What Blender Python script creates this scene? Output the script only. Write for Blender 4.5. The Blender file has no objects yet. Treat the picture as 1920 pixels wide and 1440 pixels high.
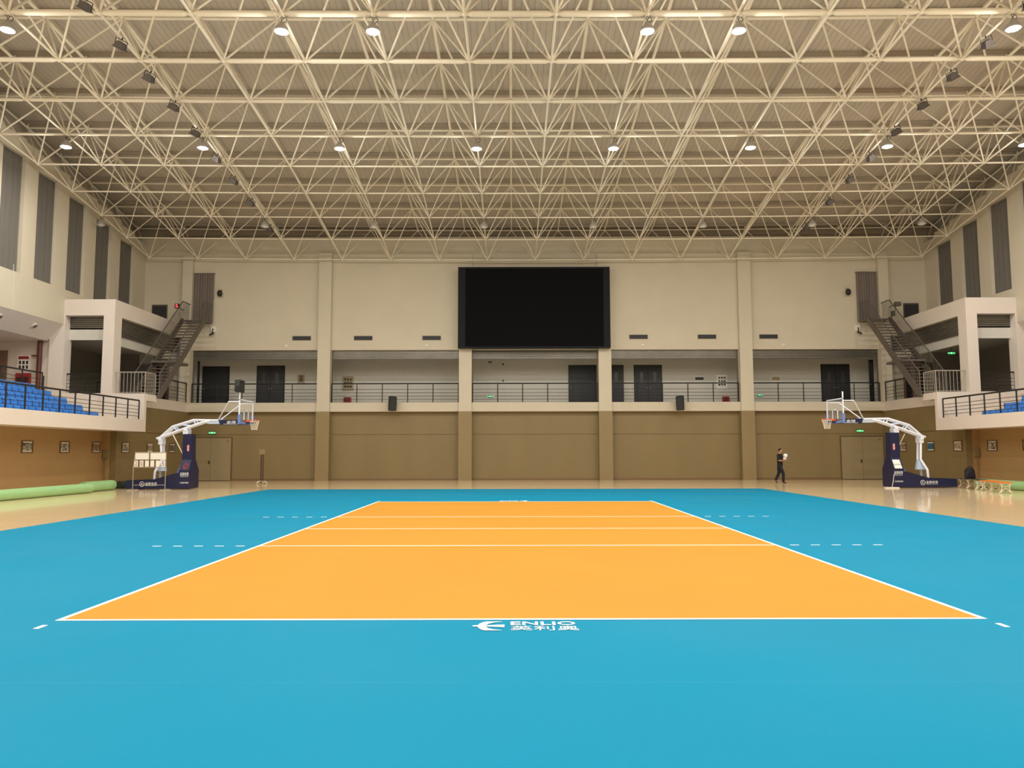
import bpy, bmesh, math, random
from mathutils import Vector, Matrix, Euler
random.seed(7)
SC = bpy.context.scene
COL = SC.collection
PI = math.pi

# ------------------------------------------------------------------ camera
F_PX, PITCH, ROLL, YAW, CAM_Z = 1464.6, 0.08652, -0.00201, -0.00049, 1.6237
def _ray(a, b, d=F_PX):
    c, s = math.cos(-ROLL), math.sin(-ROLL); a, b = c*a-s*b, s*a+c*b
    u = -b
    c, s = math.cos(PITCH), math.sin(PITCH); Y, Z = c*d-s*u, s*d+c*u
    c, s = math.cos(-YAW), math.sin(-YAW); X, Y = c*a-s*Y, s*a+c*Y
    return Vector((X, Y, Z))
cam_d = bpy.data.cameras.new('camera'); cam = bpy.data.objects.new('camera', cam_d); COL.objects.link(cam)
fw = _ray(0, 0).normalized(); rt = (_ray(100, 0)-_ray(0, 0)).normalized(); up = rt.cross(fw)
M = Matrix.Identity(4)
for i in range(3):
    M[i][0], M[i][1], M[i][2] = rt[i], up[i], -fw[i]
M.translation = (0, 0, CAM_Z)
cam.matrix_world = M
cam_d.sensor_width = 36.0; cam_d.lens = 36.0*F_PX/1920.0
cam_d.clip_start = 0.05; cam_d.clip_end = 300
SC.camera = cam

# ------------------------------------------------------------------ world, exposure
w = bpy.data.worlds.new('world'); SC.world = w; w.use_nodes = True
w.node_tree.nodes['Background'].inputs[0].default_value = (1, 0.93, 0.82, 1)
w.node_tree.nodes['Background'].inputs[1].default_value = 0.02
vs = SC.view_settings
vs.view_transform = 'Standard'; vs.look = 'None'; vs.gamma = 1.0; vs.use_curve_mapping = False
vs.exposure = 0.0
LAMP_POWER = 300.0
LAMP_COLOR = (1.0, 0.985, 0.93)

# ------------------------------------------------------------------ helpers
def lin(r, g, b):
    f = lambda c: (c/255/12.92) if c/255 <= 0.04045 else ((c/255+0.055)/1.055)**2.4
    return (f(r), f(g), f(b), 1)
def mat(name, rgb, rough=0.6, metal=0.0, noise=0.0, nscale=6.0, bump=0.0, bscale=40, emit=None, estr=0, spec=0.5, alpha=None, coat=0.0, stretch=(1,1,1), trans=0.0):
    m = bpy.data.materials.new(name); m.use_nodes = True
    nt = m.node_tree; b = nt.nodes['Principled BSDF']
    c = lin(*rgb)
    b.inputs['Base Color'].default_value = c
    b.inputs['Roughness'].default_value = rough
    b.inputs['Metallic'].default_value = metal
    b.inputs['Specular IOR Level'].default_value = spec
    b.inputs['Coat Weight'].default_value = coat
    b.inputs['Transmission Weight'].default_value = trans
    tc = nt.nodes.new('ShaderNodeTexCoord'); mp = nt.nodes.new('ShaderNodeMapping'); mp.inputs['Scale'].default_value = stretch
    nt.links.new(tc.outputs['Object'], mp.inputs['Vector'])
    if noise:
        n = nt.nodes.new('ShaderNodeTexNoise'); n.inputs['Scale'].default_value = nscale; n.inputs['Detail'].default_value = 4
        nt.links.new(mp.outputs[0], n.inputs['Vector'])
        r = nt.nodes.new('ShaderNodeMapRange'); r.inputs[1].default_value = 0.3; r.inputs[2].default_value = 0.7
        r.inputs[3].default_value = 1-noise; r.inputs[4].default_value = 1+noise
        nt.links.new(n.outputs['Fac'], r.inputs[0])
        mx = nt.nodes.new('ShaderNodeVectorMath'); mx.operation = 'SCALE'; mx.inputs[0].default_value = c[:3]
        nt.links.new(r.outputs[0], mx.inputs['Scale']); nt.links.new(mx.outputs[0], b.inputs['Base Color'])
    if bump:
        n2 = nt.nodes.new('ShaderNodeTexNoise'); n2.inputs['Scale'].default_value = bscale; n2.inputs['Detail'].default_value = 3
        nt.links.new(mp.outputs[0], n2.inputs['Vector'])
        bp = nt.nodes.new('ShaderNodeBump'); bp.inputs['Strength'].default_value = bump; bp.inputs['Distance'].default_value = 0.02
        nt.links.new(n2.outputs['Fac'], bp.inputs['Height']); nt.links.new(bp.outputs[0], b.inputs['Normal'])
    if emit:
        b.inputs['Emission Color'].default_value = lin(*emit); b.inputs['Emission Strength'].default_value = estr
    if alpha is not None:
        b.inputs['Alpha'].default_value = alpha
    return m

class MB:
    def __init__(s): s.v = []; s.f = []; s.sm = []
    def add(s, vs, fs, smooth=False):
        o = len(s.v); s.v += [tuple(v) for v in vs]; s.f += [tuple(i+o for i in f) for f in fs]; s.sm += [smooth]*len(fs); return s
    def box(s, x0, x1, y0, y1, z0, z1):
        x0, x1 = sorted((x0, x1)); y0, y1 = sorted((y0, y1)); z0, z1 = sorted((z0, z1))
        return s.add([(x0,y0,z0),(x1,y0,z0),(x1,y1,z0),(x0,y1,z0),(x0,y0,z1),(x1,y0,z1),(x1,y1,z1),(x0,y1,z1)],
                     [(0,3,2,1),(4,5,6,7),(0,1,5,4),(1,2,6,5),(2,3,7,6),(3,0,4,7)])
    def bbox(s, x0, x1, y0, y1, z0, z1, b=0.01):
        bm = bmesh.new(); t = MB().box(x0,x1,y0,y1,z0,z1)
        vv = [bm.verts.new(v) for v in t.v]; [bm.faces.new([vv[i] for i in f]) for f in t.f]
        bmesh.ops.bevel(bm, geom=bm.edges[:], offset=b, segments=2, affect='EDGES')
        bm.verts.index_update()
        s.add([v.co[:] for v in bm.verts], [[v.index for v in f.verts] for f in bm.faces]); bm.free(); return s
    def cyl(s, p, q, r, n=8, r2=None, cap=True):
        p, q = Vector(p), Vector(q); d = (q-p); 
        if d.length < 1e-6: return s
        d.normalize(); r2 = r if r2 is None else r2
        a = d.orthogonal().normalized(); b = d.cross(a)
        vs = []
        for k in range(n):
            t = 2*PI*k/n; e = a*math.cos(t)+b*math.sin(t); vs.append(p+e*r)
        for k in range(n):
            t = 2*PI*k/n; e = a*math.cos(t)+b*math.sin(t); vs.append(q+e*r2)
        s.add(vs, [(k, (k+1)%n, n+(k+1)%n, n+k) for k in range(n)], True)
        if cap: s.add(vs, [tuple(range(n-1,-1,-1)), tuple(range(n, 2*n))])
        return s
    def tube(s, pts, r, n=8):
        for a, b in zip(pts[:-1], pts[1:]): s.cyl(a, b, r, n)
        for p in pts[1:-1]: s.sph(p, r, n, max(4, n//2))
        return s
    def sph(s, c, r, n=10, m=6, sc=(1,1,1)):
        vs = [(c[0], c[1], c[2]+r*sc[2])]
        for i in range(1, m):
            ph = PI*i/m
            for k in range(n):
                t = 2*PI*k/n; vs.append((c[0]+r*sc[0]*math.sin(ph)*math.cos(t), c[1]+r*sc[1]*math.sin(ph)*math.sin(t), c[2]+r*sc[2]*math.cos(ph)))
        vs.append((c[0], c[1], c[2]-r*sc[2])); L = len(vs)-1
        fs = [(0, 1+k, 1+(k+1)%n) for k in range(n)]
        for i in range(m-2):
            for k in range(n):
                a = 1+i*n+k; b = 1+i*n+(k+1)%n; fs.append((a, a+n, b+n, b))
        fs += [(L, 1+(m-2)*n+(k+1)%n, 1+(m-2)*n+k) for k in range(n)]
        return s.add(vs, fs, True)
    def lathe(s, c, prof, n=20, axis='z'):
        vs = []
        for (r, z) in prof:
            for k in range(n):
                t = 2*PI*k/n; vs.append((c[0]+r*math.cos(t), c[1]+r*math.sin(t), c[2]+z))
        fs = []
        for i in range(len(prof)-1):
            for k in range(n):
                fs.append((i*n+k, i*n+(k+1)%n, (i+1)*n+(k+1)%n, (i+1)*n+k))
        return s.add(vs, fs, True)
    def prism(s, poly, fn, t0, t1):
        """poly: list of (u,v); fn(u,v,t)->xyz ; extruded between t0 and t1"""
        n = len(poly); vs = [fn(u, v, t0) for u, v in poly]+[fn(u, v, t1) for u, v in poly]
        return s.add(vs, [tuple(range(n)), tuple(range(2*n-1, n-1, -1))]+[(i, n+i, n+(i+1)%n, (i+1)%n) for i in range(n)])
    def quad(s, a, b, c, d): return s.add([a, b, c, d], [(0,1,2,3)])
    def torus(s, c, R, r, n=24, m=8, fn=None):
        vs = []
        for i in range(n):
            t = 2*PI*i/n
            for k in range(m):
                u = 2*PI*k/m; rr = R+r*math.cos(u); p = (rr*math.cos(t), rr*math.sin(t), r*math.sin(u))
                p = fn(p) if fn else p
                vs.append((c[0]+p[0], c[1]+p[1], c[2]+p[2]))
        return s.add(vs, [(i*m+k, ((i+1)%n)*m+k, ((i+1)%n)*m+(k+1)%m, i*m+(k+1)%m) for i in range(n) for k in range(m)], True)
    def text(s, txt, org, u, v, w=None, h=None, shear=0.0, thick=0.0):
        vs, fs = text_geo(txt)
        if not vs: return s
        xs = [p[0] for p in vs]; ys = [p[1] for p in vs]
        x0, x1, y0, y1 = min(xs), max(xs), min(ys), max(ys)
        u = Vector(u); v = Vector(v); o = Vector(org)
        out = []
        for p in vs:
            a = (p[0]-x0)/(x1-x0)*w; b = (p[1]-y0)/(y1-y0)*h
            out.append(o+u*(a+shear*b)+v*b)
        return s.add(out, fs)
    def build(s, name, m, parent=None, org=None, fix=True):
        me = bpy.data.meshes.new(name)
        if parent is not None:
            p = parent
            while p.parent: p = p.parent
            org = p.location
        o3 = Vector(org) if org is not None else Vector((0,0,0))
        me.from_pydata([tuple(Vector(v)-o3) for v in s.v], [], s.f)
        me.polygons.foreach_set('use_smooth', s.sm)
        me.update()
        if fix:
            bm = bmesh.new(); bm.from_mesh(me); bmesh.ops.recalc_face_normals(bm, faces=bm.faces[:]); bm.to_mesh(me); bm.free()
        if m: me.materials.append(m)
        ob = bpy.data.objects.new(name, me); COL.objects.link(ob)
        if parent is not None: ob.parent = parent
        else: ob.location = o3
        return ob

_tc = {}
def text_geo(txt):
    if txt in _tc: return _tc[txt]
    cu = bpy.data.curves.new('t', 'FONT'); cu.body = txt; cu.size = 1.0; cu.resolution_u = 3; cu.offset = 0.018 if txt == 'ENLIO' else 0.0
    ob = bpy.data.objects.new('t', cu); COL.objects.link(ob)
    dg = bpy.context.evaluated_depsgraph_get(); dg.update()
    me = bpy.data.meshes.new_from_object(ob.evaluated_get(dg))
    vs = [tuple(v.co) for v in me.vertices]; fs = [tuple(p.vertices) for p in me.polygons]
    bpy.data.objects.remove(ob); bpy.data.curves.remove(cu); bpy.data.meshes.remove(me)
    _tc[txt] = (vs, fs); return _tc[txt]

def tag(o, label=None, cat=None, group=None, kind=None):
    if label: o['label'] = label
    if cat: o['category'] = cat
    if group: o['group'] = group
    if kind: o['kind'] = kind
    return o
def thing(name, label, cat, loc, group=None):
    o = bpy.data.objects.new(name, None); COL.objects.link(o); o.location = loc; o.empty_display_size = 0.2
    return tag(o, label, cat, group)
def struct(name, mb, m, label=None):
    o = mb.build(name, m); o['kind'] = 'structure'
    if label: o['label'] = label
    return o
def copy_tree(o, parent=None):
    c = o.copy(); COL.objects.link(c)
    if parent: c.parent = parent
    for ch in list(o.children): copy_tree(ch, c)
    return c
ORD = ['first','second','third','fourth','fifth','sixth','seventh','eighth','ninth','tenth','eleventh','twelfth','thirteenth','fourteenth','fifteenth','sixteenth','seventeenth','eighteenth','nineteenth','twentieth']

# ------------------------------------------------------------------ materials
CREAM = mat('cream_paint', (205,194,172), 0.7, noise=0.03, nscale=0.7, bump=0.05)
WHITE = mat('white_paint', (218,205,192), 0.65, noise=0.02, nscale=0.8)
TAN = mat('tan_panel', (132,113,74), 0.5, noise=0.05, nscale=0.8, bump=0.05, stretch=(1,1,0.3))
TAN_LIT = mat('tan_panel_lit', (176,140,92), 0.5, noise=0.04, nscale=0.8)  # brighter, warmer copy of the tan panel; floor-bounced light put into the colour
TANCOL = mat('tan_column', (142,122,84), 0.5, noise=0.04, nscale=0.8)
GROOVE = mat('groove_dark', (95,75,45), 0.7)
BASEB = mat('baseboard', (120,92,62), 0.4)
STEELW = mat('cream_steel', (245,234,212), 0.45, noise=0.03, nscale=2)
DECK = mat('roof_deck', (196,184,168), 0.6, noise=0.05, nscale=0.6)
PURLIN = mat('purlin_brown', (168,154,136), 0.6)
GREYCURT = mat('grey_curtain', (108,103,96), 0.85, noise=0.05, nscale=3, stretch=(4,4,0.3))
SHUT = mat('shutter_metal', (126,121,112), 0.34, metal=0.8, noise=0.1, nscale=1.2)
GALW = mat('gallery_wall', (205,200,188), 0.7, noise=0.02)
GALF = mat('gallery_floor', (120,108,95), 0.5)
DARK = mat('dark_door', (38,38,40), 0.5)
DARKG = mat('dark_glass', (60,62,66), 0.2)
BLACK = mat('black_metal', (22,20,20), 0.45)
GREYST = mat('grey_stair_steel', (92,84,75), 0.5)
GREYRL = mat('grey_rail_steel', (168,158,143), 0.5)
SCREEN = mat('led_screen', (14,15,17), 0.9, spec=0.1)
SCREENF = mat('led_frame', (30,32,36), 0.8, spec=0.2)
BLUESEAT = mat('blue_plastic', (52,122,205), 0.35)
REDST = mat('red_paint', (150,38,42), 0.5)
NAVY = mat('navy_vinyl', (18,23,64), 0.45)
LBLUE = mat('light_blue_vinyl', (110,135,200), 0.5)
PALEBLUE = mat('pale_blue_steel', (196,214,240), 0.35)
STANDW = mat('white_steel', (232,236,248), 0.35)
ORANGE = mat('orange_rim', (240,90,40), 0.4)
NET = mat('net_cord', (235,225,200), 0.8)
GLASS = mat('board_glass', (235,240,240), 0.05, alpha=0.1)
WHITEM = mat('white_mark', (245,248,248), 0.5)
GREENE = mat('exit_green', (20,150,70), 0.4, emit=(20,190,90), estr=0.7)
GREENB = mat('exit_case', (15,70,45), 0.4)
WHITEE = mat('exit_symbol', (220,255,230), 0.4, emit=(170,255,200), estr=1.3)
DOORT = mat('tan_door', (146,130,96), 0.45, noise=0.03)
GREENM = mat('green_mat', (150,192,132), 0.6, noise=0.06, nscale=2)
WOODF = mat('picture_frame_wood', (110,72,40), 0.5)
PAPER = mat('paper', (235,230,220), 0.7)
PIPE = mat('brown_pipe', (92,42,30), 0.5)
SKIN = mat('skin', (190,140,110), 0.6)
CLOTH = mat('black_cloth', (24,20,28), 0.85)
HAIR = mat('hair', (18,15,14), 0.7)
LAMPG = mat('lamp_housing', (176,170,162), 0.4, metal=0.3)
LAMPE = mat('lamp_diffuser', (255,250,240), 0.4, emit=(255,246,232), estr=14)
LAMPOFF = mat('lamp_diffuser_off', (225,218,205), 0.4)
FLOODM = mat('flood_housing', (92,84,78), 0.5)
FLOODG = mat('flood_glass', (190,184,180), 0.15)
CABLE = mat('cable', (40,34,30), 0.6)
BROWN = mat('brown_door', (120,92,78), 0.6)
ORSEAT = mat('orange_plastic', (240,130,50), 0.4)
LEGC = mat('cream_cast_leg', (225,215,190), 0.45)
NOTICE = mat('notice_board', (170,150,120), 0.6)

def wood_floor():
    m = bpy.data.materials.new('maple_floor'); m.use_nodes = True; nt = m.node_tree; b = nt.nodes['Principled BSDF']
    tc = nt.nodes.new('ShaderNodeTexCoord')
    br = nt.nodes.new('ShaderNodeTexBrick'); br.inputs['Scale'].default_value = 1
    br.inputs['Color1'].default_value = lin(255,232,190); br.inputs['Color2'].default_value = lin(250,220,172)
    br.inputs['Mortar'].default_value = lin(160,125,85); br.inputs['Mortar Size'].default_value = 0.004
    br.inputs['Brick Width'].default_value = 1.8; br.inputs['Row Height'].default_value = 0.12; br.offset = 0.37
    nt.links.new(tc.outputs['Object'], br.inputs['Vector'])
    n = nt.nodes.new('ShaderNodeTexNoise'); mp = nt.nodes.new('ShaderNodeMapping'); mp.inputs['Scale'].default_value = (0.6, 9, 1)
    nt.links.new(tc.outputs['Object'], mp.inputs['Vector']); nt.links.new(mp.outputs[0], n.inputs['Vector']); n.inputs['Scale'].default_value = 2; n.inputs['Detail'].default_value = 5
    mx = nt.nodes.new('ShaderNodeMix'); mx.data_type = 'RGBA'; mx.blend_type = 'MULTIPLY'; mx.inputs[0].default_value = 0.22
    cr = nt.nodes.new('ShaderNodeValToRGB'); cr.color_ramp.elements[0].color = (0.62,0.5,0.38,1); cr.color_ramp.elements[1].color = (1,1,1,1)
    cr.color_ramp.elements[0].position = 0.3; cr.color_ramp.elements[1].position = 0.65
    nt.links.new(n.outputs['Fac'], cr.inputs[0]); nt.links.new(br.outputs['Color'], mx.inputs[6]); nt.links.new(cr.outputs[0], mx.inputs[7])
    nt.links.new(mx.outputs[2], b.inputs['Base Color']); b.inputs['Roughness'].default_value = 0.13; b.inputs['Coat Weight'].default_value = 0.3
    b.inputs['Coat Roughness'].default_value = 0.05
    return m
WOODFLOOR = wood_floor()
def vinyl(name, rgb, rough):
    m = mat(name, rgb, rough, noise=0.02, nscale=0.4, bump=0.03, bscale=60, spec=0.06)
    nt = m.node_tree; b = nt.nodes['Principled BSDF']
    n = nt.nodes.new('ShaderNodeTexNoise'); n.inputs['Scale'].default_value = 0.35
    tc = nt.nodes.new('ShaderNodeTexCoord'); nt.links.new(tc.outputs['Object'], n.inputs['Vector'])
    r = nt.nodes.new('ShaderNodeMapRange'); r.inputs[1].default_value = 0.3; r.inputs[2].default_value = 0.7; r.inputs[3].default_value = rough-0.07; r.inputs[4].default_value = rough+0.07
    nt.links.new(n.outputs['Fac'], r.inputs[0]); nt.links.new(r.outputs[0], b.inputs['Roughness'])
    return m
TEAL = vinyl('teal_vinyl', (0,124,157), 0.55)
COURT = vinyl('orange_vinyl', (190,133,48), 0.6)

# ------------------------------------------------------------------ dimensions
XC = 1.34                    # centre line of the hall
def S(x, s): return x if s < 0 else 2*XC-x       # mirror for the right side
YF, YB = -11.5, 44.65        # front wall, column faces of back wall
YW = 45.05                   # infill wall of back wall
YL = 37.1                    # plane of the platform front on both sides
XN = -18.64                  # lower side wall
XU = -21.45                  # upper side wall
ZG = 4.45                    # gallery floor
def zb(y): return 15.03-0.00322*(y-17)**2
def zsag(x): return 0.14*((x-XC)/21.0)**2
cols = [-10.83, -2.70, 5.32, 13.44]
edges = [-18.64, 21.25]

# ------------------------------------------------------------------ floor and shell
struct('floor', MB().box(-27, 29.7, YF-0.2, 46.2, -0.2, 0), WOODFLOOR)

# back wall, lower part with groove
wb = MB(); gr = MB()
wb.box(XN-0.3, 21.35, YW, YW+0.3, 0, 2.60); wb.box(XN-0.3, 21.35, YW, YW+0.3, 2.64, 3.93); wb.box(XN-0.3, 21.35, YW+0.03, YW+0.3, 2.59, 2.65)
struct('wall_back', wb, TAN, 'tan panelled lower back wall')
bbm = MB(); bbm.box(XN, 21.3, YW-0.025, YW, 0, 0.10); struct('baseboard_back', bbm, BASEB)
# band below the gallery
struct('trim_1', MB().box(XN-0.2, 21.4, YB+0.05, YW+0.3, 3.93, ZG), CREAM, 'cream band under the gallery openings')
# upper wall
up_ = MB(); up_.box(-23.0, 25.7, YW-0.1, YW+0.3, 7.5, 14.15)
up_.box(XN-3.0, XN-0.35, YW-0.1, YW+0.3, 0, 7.5); up_.box(21.65, 24.4, YW-0.1, YW+0.3, 0, 7.5)
struct('wall_back_upper', up_, CREAM, 'cream upper back wall')
ledge = MB(); ledge.box(XN, cols[1]+0.365, YW-0.22, YW-0.1, 7.5, 13.15); ledge.box(cols[2]-0.365, 21.3, YW-0.22, YW-0.1, 7.5, 13.15)
struct('trim_2', ledge, CREAM, 'thicker cream facing of upper back wall')
# columns
k = 3
for i, cx in enumerate(cols):
    hw = 0.365
    struct('trim_%d' % k, MB().box(cx-hw-0.02, cx+hw+0.02, YB-0.12, YW, 0, 3.93), TANCOL, 'tan lower part of back wall column'); k += 1
    struct('trim_%d' % k, MB().box(cx-hw, cx+hw, YB-0.10, YW, 3.93, 13.15 if i in (0, 3) else 12.1), CREAM, 'cream upper part of back wall column'); k += 1
for s in (-1, 1):
    a, b = S(XN-0.45, s), S(XN+0.12, s)
    struct('trim_%d' % k, MB().box(a, b, YB-0.12, YW, ZG, 13.15), CREAM, 'cream corner column'); k += 1
# gallery corridor behind
gy = 47.2
g = MB(); g.box(XN-0.4, 21.7, gy, gy+0.2, ZG, 7.9); struct('wall_gallery', g, GALW, 'pale back wall of the upper corridor')
struct('floor_gallery', MB().box(XN-0.4, 21.7, YW+0.25, gy+0.1, ZG-0.3, ZG), GALF)
struct('ceiling_gallery', MB().box(XN-0.4, 21.7, YW+0.3, gy+0.1, 7.5, 7.7), GALW)
g = MB(); g.box(XN-0.6, XN-0.4, YW, gy+0.2, ZG-0.3, 7.7); g.box(21.65, 21.85, YW, gy+0.2, ZG-0.3, 7.7); struct('wall_gallery_end', g, GALW)

# side walls
def side(s):
    nm = 'left' if s < 0 else 'right'
    X = lambda x: S(x, s)
    # lower wall with groove, from platform to corner
    m = MB(); m.box(X(XN), X(XN-0.3), YL-0.25, YW+0.3, 0, 2.60); m.box(X(XN), X(XN-0.3), YL+0.05, YW+0.3, 2.64, 3.91); m.box(X(XN-0.03), X(XN-0.3), YL+0.05, YW+0.3, 2.59, 2.65)
    struct('wall_%s_lower' % nm, m, TAN, 'tan lower side wall beside the corner door')
    m = MB(); m.box(X(-19.25), X(-19.5), YF, YL-0.25, 0, 2.62); struct('wall_%s' % nm, m, TAN_LIT, 'tan lower side wall under the stand')
    m = MB(); m.box(X(XN-0.3), X(-19.5), YL-0.25, YL, 0, 2.62); struct('wall_%s_return' % nm, m, TAN_LIT)
    m = MB(); m.box(X(XN), X(XN+0.02), YL-0.25, YW, 0, 0.1); m.box(X(-19.25), X(-19.23), YF, YL-0.25, 0, 0.1); struct('baseboard_%s' % nm, m, BASEB)
    # cream band of side gallery
    m = MB(); m.box(X(XN+0.03), X(-21.6), YL+0.1, YW, 3.91, ZG)
    m.box(X(-17.45), X(XN), YL+0.11, 38.25, 4.08, 4.41)                      # landing slab jutting out
    struct('floor_%s_gallery' % nm, m, WHITE, 'cream gallery slab with jutting landing')
    # end wall of the stand
    m = MB(); m.box(X(-17.47), X(-22.0), YL-0.1, YL+0.12, 2.60, 4.42)
    struct('wall_%s_stand_end' % nm, m, WHITE)
    # balcony fascia and soffit, stand steps
    m = MB(); m.box(X(-17.47), X(-17.62), YF, YL-0.1, 2.60, 3.17); m.box(X(-17.62), X(-22.0), YF, YL-0.1, 2.62, 2.68)
    struct('trim_%s_balcony' % nm, m, WHITE, 'white balcony front under the stand')
    m = MB()
    for r in range(5):
        m.box(X(-17.97-0.72*r), X(-22.0), 15, YL-0.1, 2.66+0.317*r-(0.29 if r else -0.02), 2.685+0.317*r)
    m.box(X(-21.57), X(-26.2), 15, YL-0.1, 4.0, 4.30)
    struct('floor_%s_stand' % nm, m, mat('stand_concrete_'+nm, (205,188,170), 0.7))
    # frame box over the platform
    m = MB(); m.box(X(-19.02), X(-22.1), YL-0.14, YL+0.45, 8.17, 8.95)      # front beam
    m.box(X(-19.02), X(-19.55), YL-0.14, YL+0.55, 2.8, 8.17)                 # column
    m.box(X(-19.02), X(-19.40), YL+0.45, YW-0.12, 8.17, 8.95)            # side beam
    m.box(X(-19.1), X(-21.5), YL+0.4, YW-0.1, 8.75, 8.9)               # roof slab
    m.box(X(-21.38), X(-22.1), YL-0.14, YL+0.45, 4.3, 8.17)                  # outer post
    struct('wall_%s_frame' % nm, m, WHITE, 'white frame of beams and column around the upper gallery')
    m = MB(); m.box(X(-19.35), X(-19.5), YL+0.55, YW-0.1, 6.85, 7.35); m.box(X(-19.55), X(-21.45), YL+0.28, YL+0.4, 7.04, 7.6)
    struct('trim_%s_lintel' % nm, m, GALW, 'pale lintel under the roller shutters')
    m = MB(); m.box(X(-19.4), X(-24.0), YL+0.5, YW, 7.3, 7.45); struct('ceiling_%s_gallery' % nm, m, GALW)
    # inner wall of gallery box, hall side wall piers, sill and header
    m = MB(); m.box(X(-23.9), X(-24.1), YL+0.2, YW, ZG, 7.4); m.box(X(-21.7), X(-24.1), YW-0.05, YW+0.1, ZG, 7.4)
    struct('wall_%s_gallery' % nm, m, mat('gallery_inner_'+nm, (150,142,130), 0.7))
    m = MB(); m.box(X(XU), X(XU-0.3), YF, 45.5, 7.75, 9.42)
    st = [29.45+2.5*i for i in range(-16, 6)]
    if s > 0: st = [a+0.25 for a in st]
    ys = [YF]+[v for a in st if a > YF+1 for v in (a, a+1.55)]+[45.5]
    for a, b in zip(ys[0::2], ys[1::2]): m.box(X(XU), X(XU-0.3), a, b, 9.42, zb((a+b)/2)+1.2)
    wins = []
    for a in st:
        if a < YF+1: continue
        zt = zb(a+0.8)+0.40
        m.box(X(XU), X(XU-0.3), a, a+1.55, zt, zb(a+0.8)+1.2); wins.append((a, zt))
    m.box(X(XU-0.35), X(XU-0.4), YF, 45.5, 9.3, 13.3)
    struct('wall_%s_upper' % nm, m, CREAM, 'cream upper side wall with tall windows')
    struct('wall_%s_setback' % nm, MB().box(X(-22.75), X(-22.95), YF, 46.4, 9.3, 18.0), DECK, 'brown wall strip under the roof edge')
    # sloped soffit above the stand corridor
    m = MB(); m.prism([(-21.45,7.75),(-21.75,7.75),(-22.2,7.12),(-22.2,6.95)], lambda u,v,t: (X(u), t, v), 10, YL)
    m.box(X(-22.2), X(-26.2), 10, YL, 6.95, 7.12)
    struct('ceiling_%s_stand' % nm, m, WHITE)
    m = MB(); m.box(X(-21.6), X(-26.2), YL+0.02, YL+0.2, 4.2, 7.1); struct('wall_%s_corridor' % nm, m, WHITE)
    m = MB(); m.box(X(-26.0), X(-26.2), 10, YL, 4.2, 7.1); struct('wall_%s_corridor_side' % nm, m, WHITE)
    m = MB(); m.box(X(-21.5), X(-26.2), 9.8, 10, 2.5, 9.0); struct('wall_%s_corridor_end' % nm, m, CREAM)
    return wins
WL = side(-1); WR = side(1)
struct('wall_front', MB().box(-27, 29.7, YF-0.3, YF, 0, 18), CREAM)

# ------------------------------------------------------------------ roof deck
NY = 44; ys = [YF-0.2+(47.0-YF+0.2)*i/NY for i in range(NY+1)]
m = MB(); x = -22.9; per = 0.235; xs = []
while x < 25.5:
    xs += [(x, 0), (x+per-0.022, 0), (x+per-0.018, 0.014), (x+per-0.004, 0.014)]; x += per
n = len(xs)
vv = [(a, y, zb(y)+2.35+0.33+dz+zsag(a)) for y in ys for a, dz in xs]
m.add(vv, [(j*n+i, j*n+i+1, (j+1)*n+i+1, (j+1)*n+i) for j in range(NY) for i in range(n-1)])
struct('ceiling', m, DECK, 'ribbed roof deck above the truss')
struct('wall_back_parapet', MB().box(-23, 25.7, 46.1, 46.3, 13.5, 16.2), mat('parapet_brown', (178,162,140), 0.7))
bm_ = MB(); bm_.box(-22.9, 25.6, 44.98, 46.2, 13.95, 14.2); struct('trim_eaves_beam', bm_, CREAM)

# ------------------------------------------------------------------ space frame
MX, MY, X0, Y0 = 2.783, 2.685, -1.437, 44.23
NJ = 15
def nb(i, j):
    X = X0+MX*i; Y = Y0-MY*j; return Vector((X, Y, zb(Y)+zsag(X)))
def nt_(i, j):
    X = X0+MX*(i+0.5); Y = Y0-MY*(j-0.5); return Vector((X, Y, zb(Y)+2.35+zsag(X)))
RB = [0.026,0.028,0.032,0.038,0.042,0.055,0.066,0.082,0.098,0.098,0.098,0.098,0.098]
def rb(j): return RB[min(j, 12)]
sf = thing('space_frame', 'cream welded tube space frame spanning the whole hall under the roof deck', 'roof truss', (XC, 25, 12.0))
I0, I1 = -7, 9
for j in range(NJ):                                         # transverse bottom chords
    b = MB()
    for i in range(I0, I1):
        p, q = nb(i, j), nb(i+1, j); d = (q-p).normalized(); r = rb(j)
        b.cyl(p+d*0.22, q-d*0.22, r, 8); b.cyl(p+d*0.05, p+d*0.22, r*0.45, 8, r2=r); b.cyl(q-d*0.22, q-d*0.05, r, 8, r2=r*0.45)
    b.build('bottom_chord', STEELW, sf, fix=False)
for i in range(I0, I1+1):                                   # longitudinal bottom chords
    b = MB()
    for j in range(NJ-1):
        b.cyl(nb(i, j), nb(i, j+1), 0.028+0.0022*j, 8)
    b.build('bottom_chord', STEELW, sf, fix=False)
for j in range(NJ):                                         # top chords
    b = MB()
    for i in range(I0-1, I1): b.cyl(nt_(i, j), nt_(i+1, j), (0.030+0.004*j), 8)
    b.build('top_chord', STEELW, sf, fix=False)
for i in range(I0-1, I1+1):
    b = MB()
    for j in range(NJ-1): b.cyl(nt_(i, j), nt_(i, j+1), 0.04+0.004*j, 8)
    b.build('top_chord', STEELW, sf, fix=False)
for j in range(NJ):                                         # web members, one row of pyramids each
    b = MB()
    r = 0.024+0.0022*j
    for i in range(I0, I1+1):
        p = nb(i, j)
        for (a, c) in ((i-1, j), (i, j), (i-1, j+1), (i, j+1)):
            if c < NJ: b.cyl(p, nt_(a, c), r, 6)
    b.build('web_member', STEELW, sf, fix=False)
b = MB()
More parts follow.
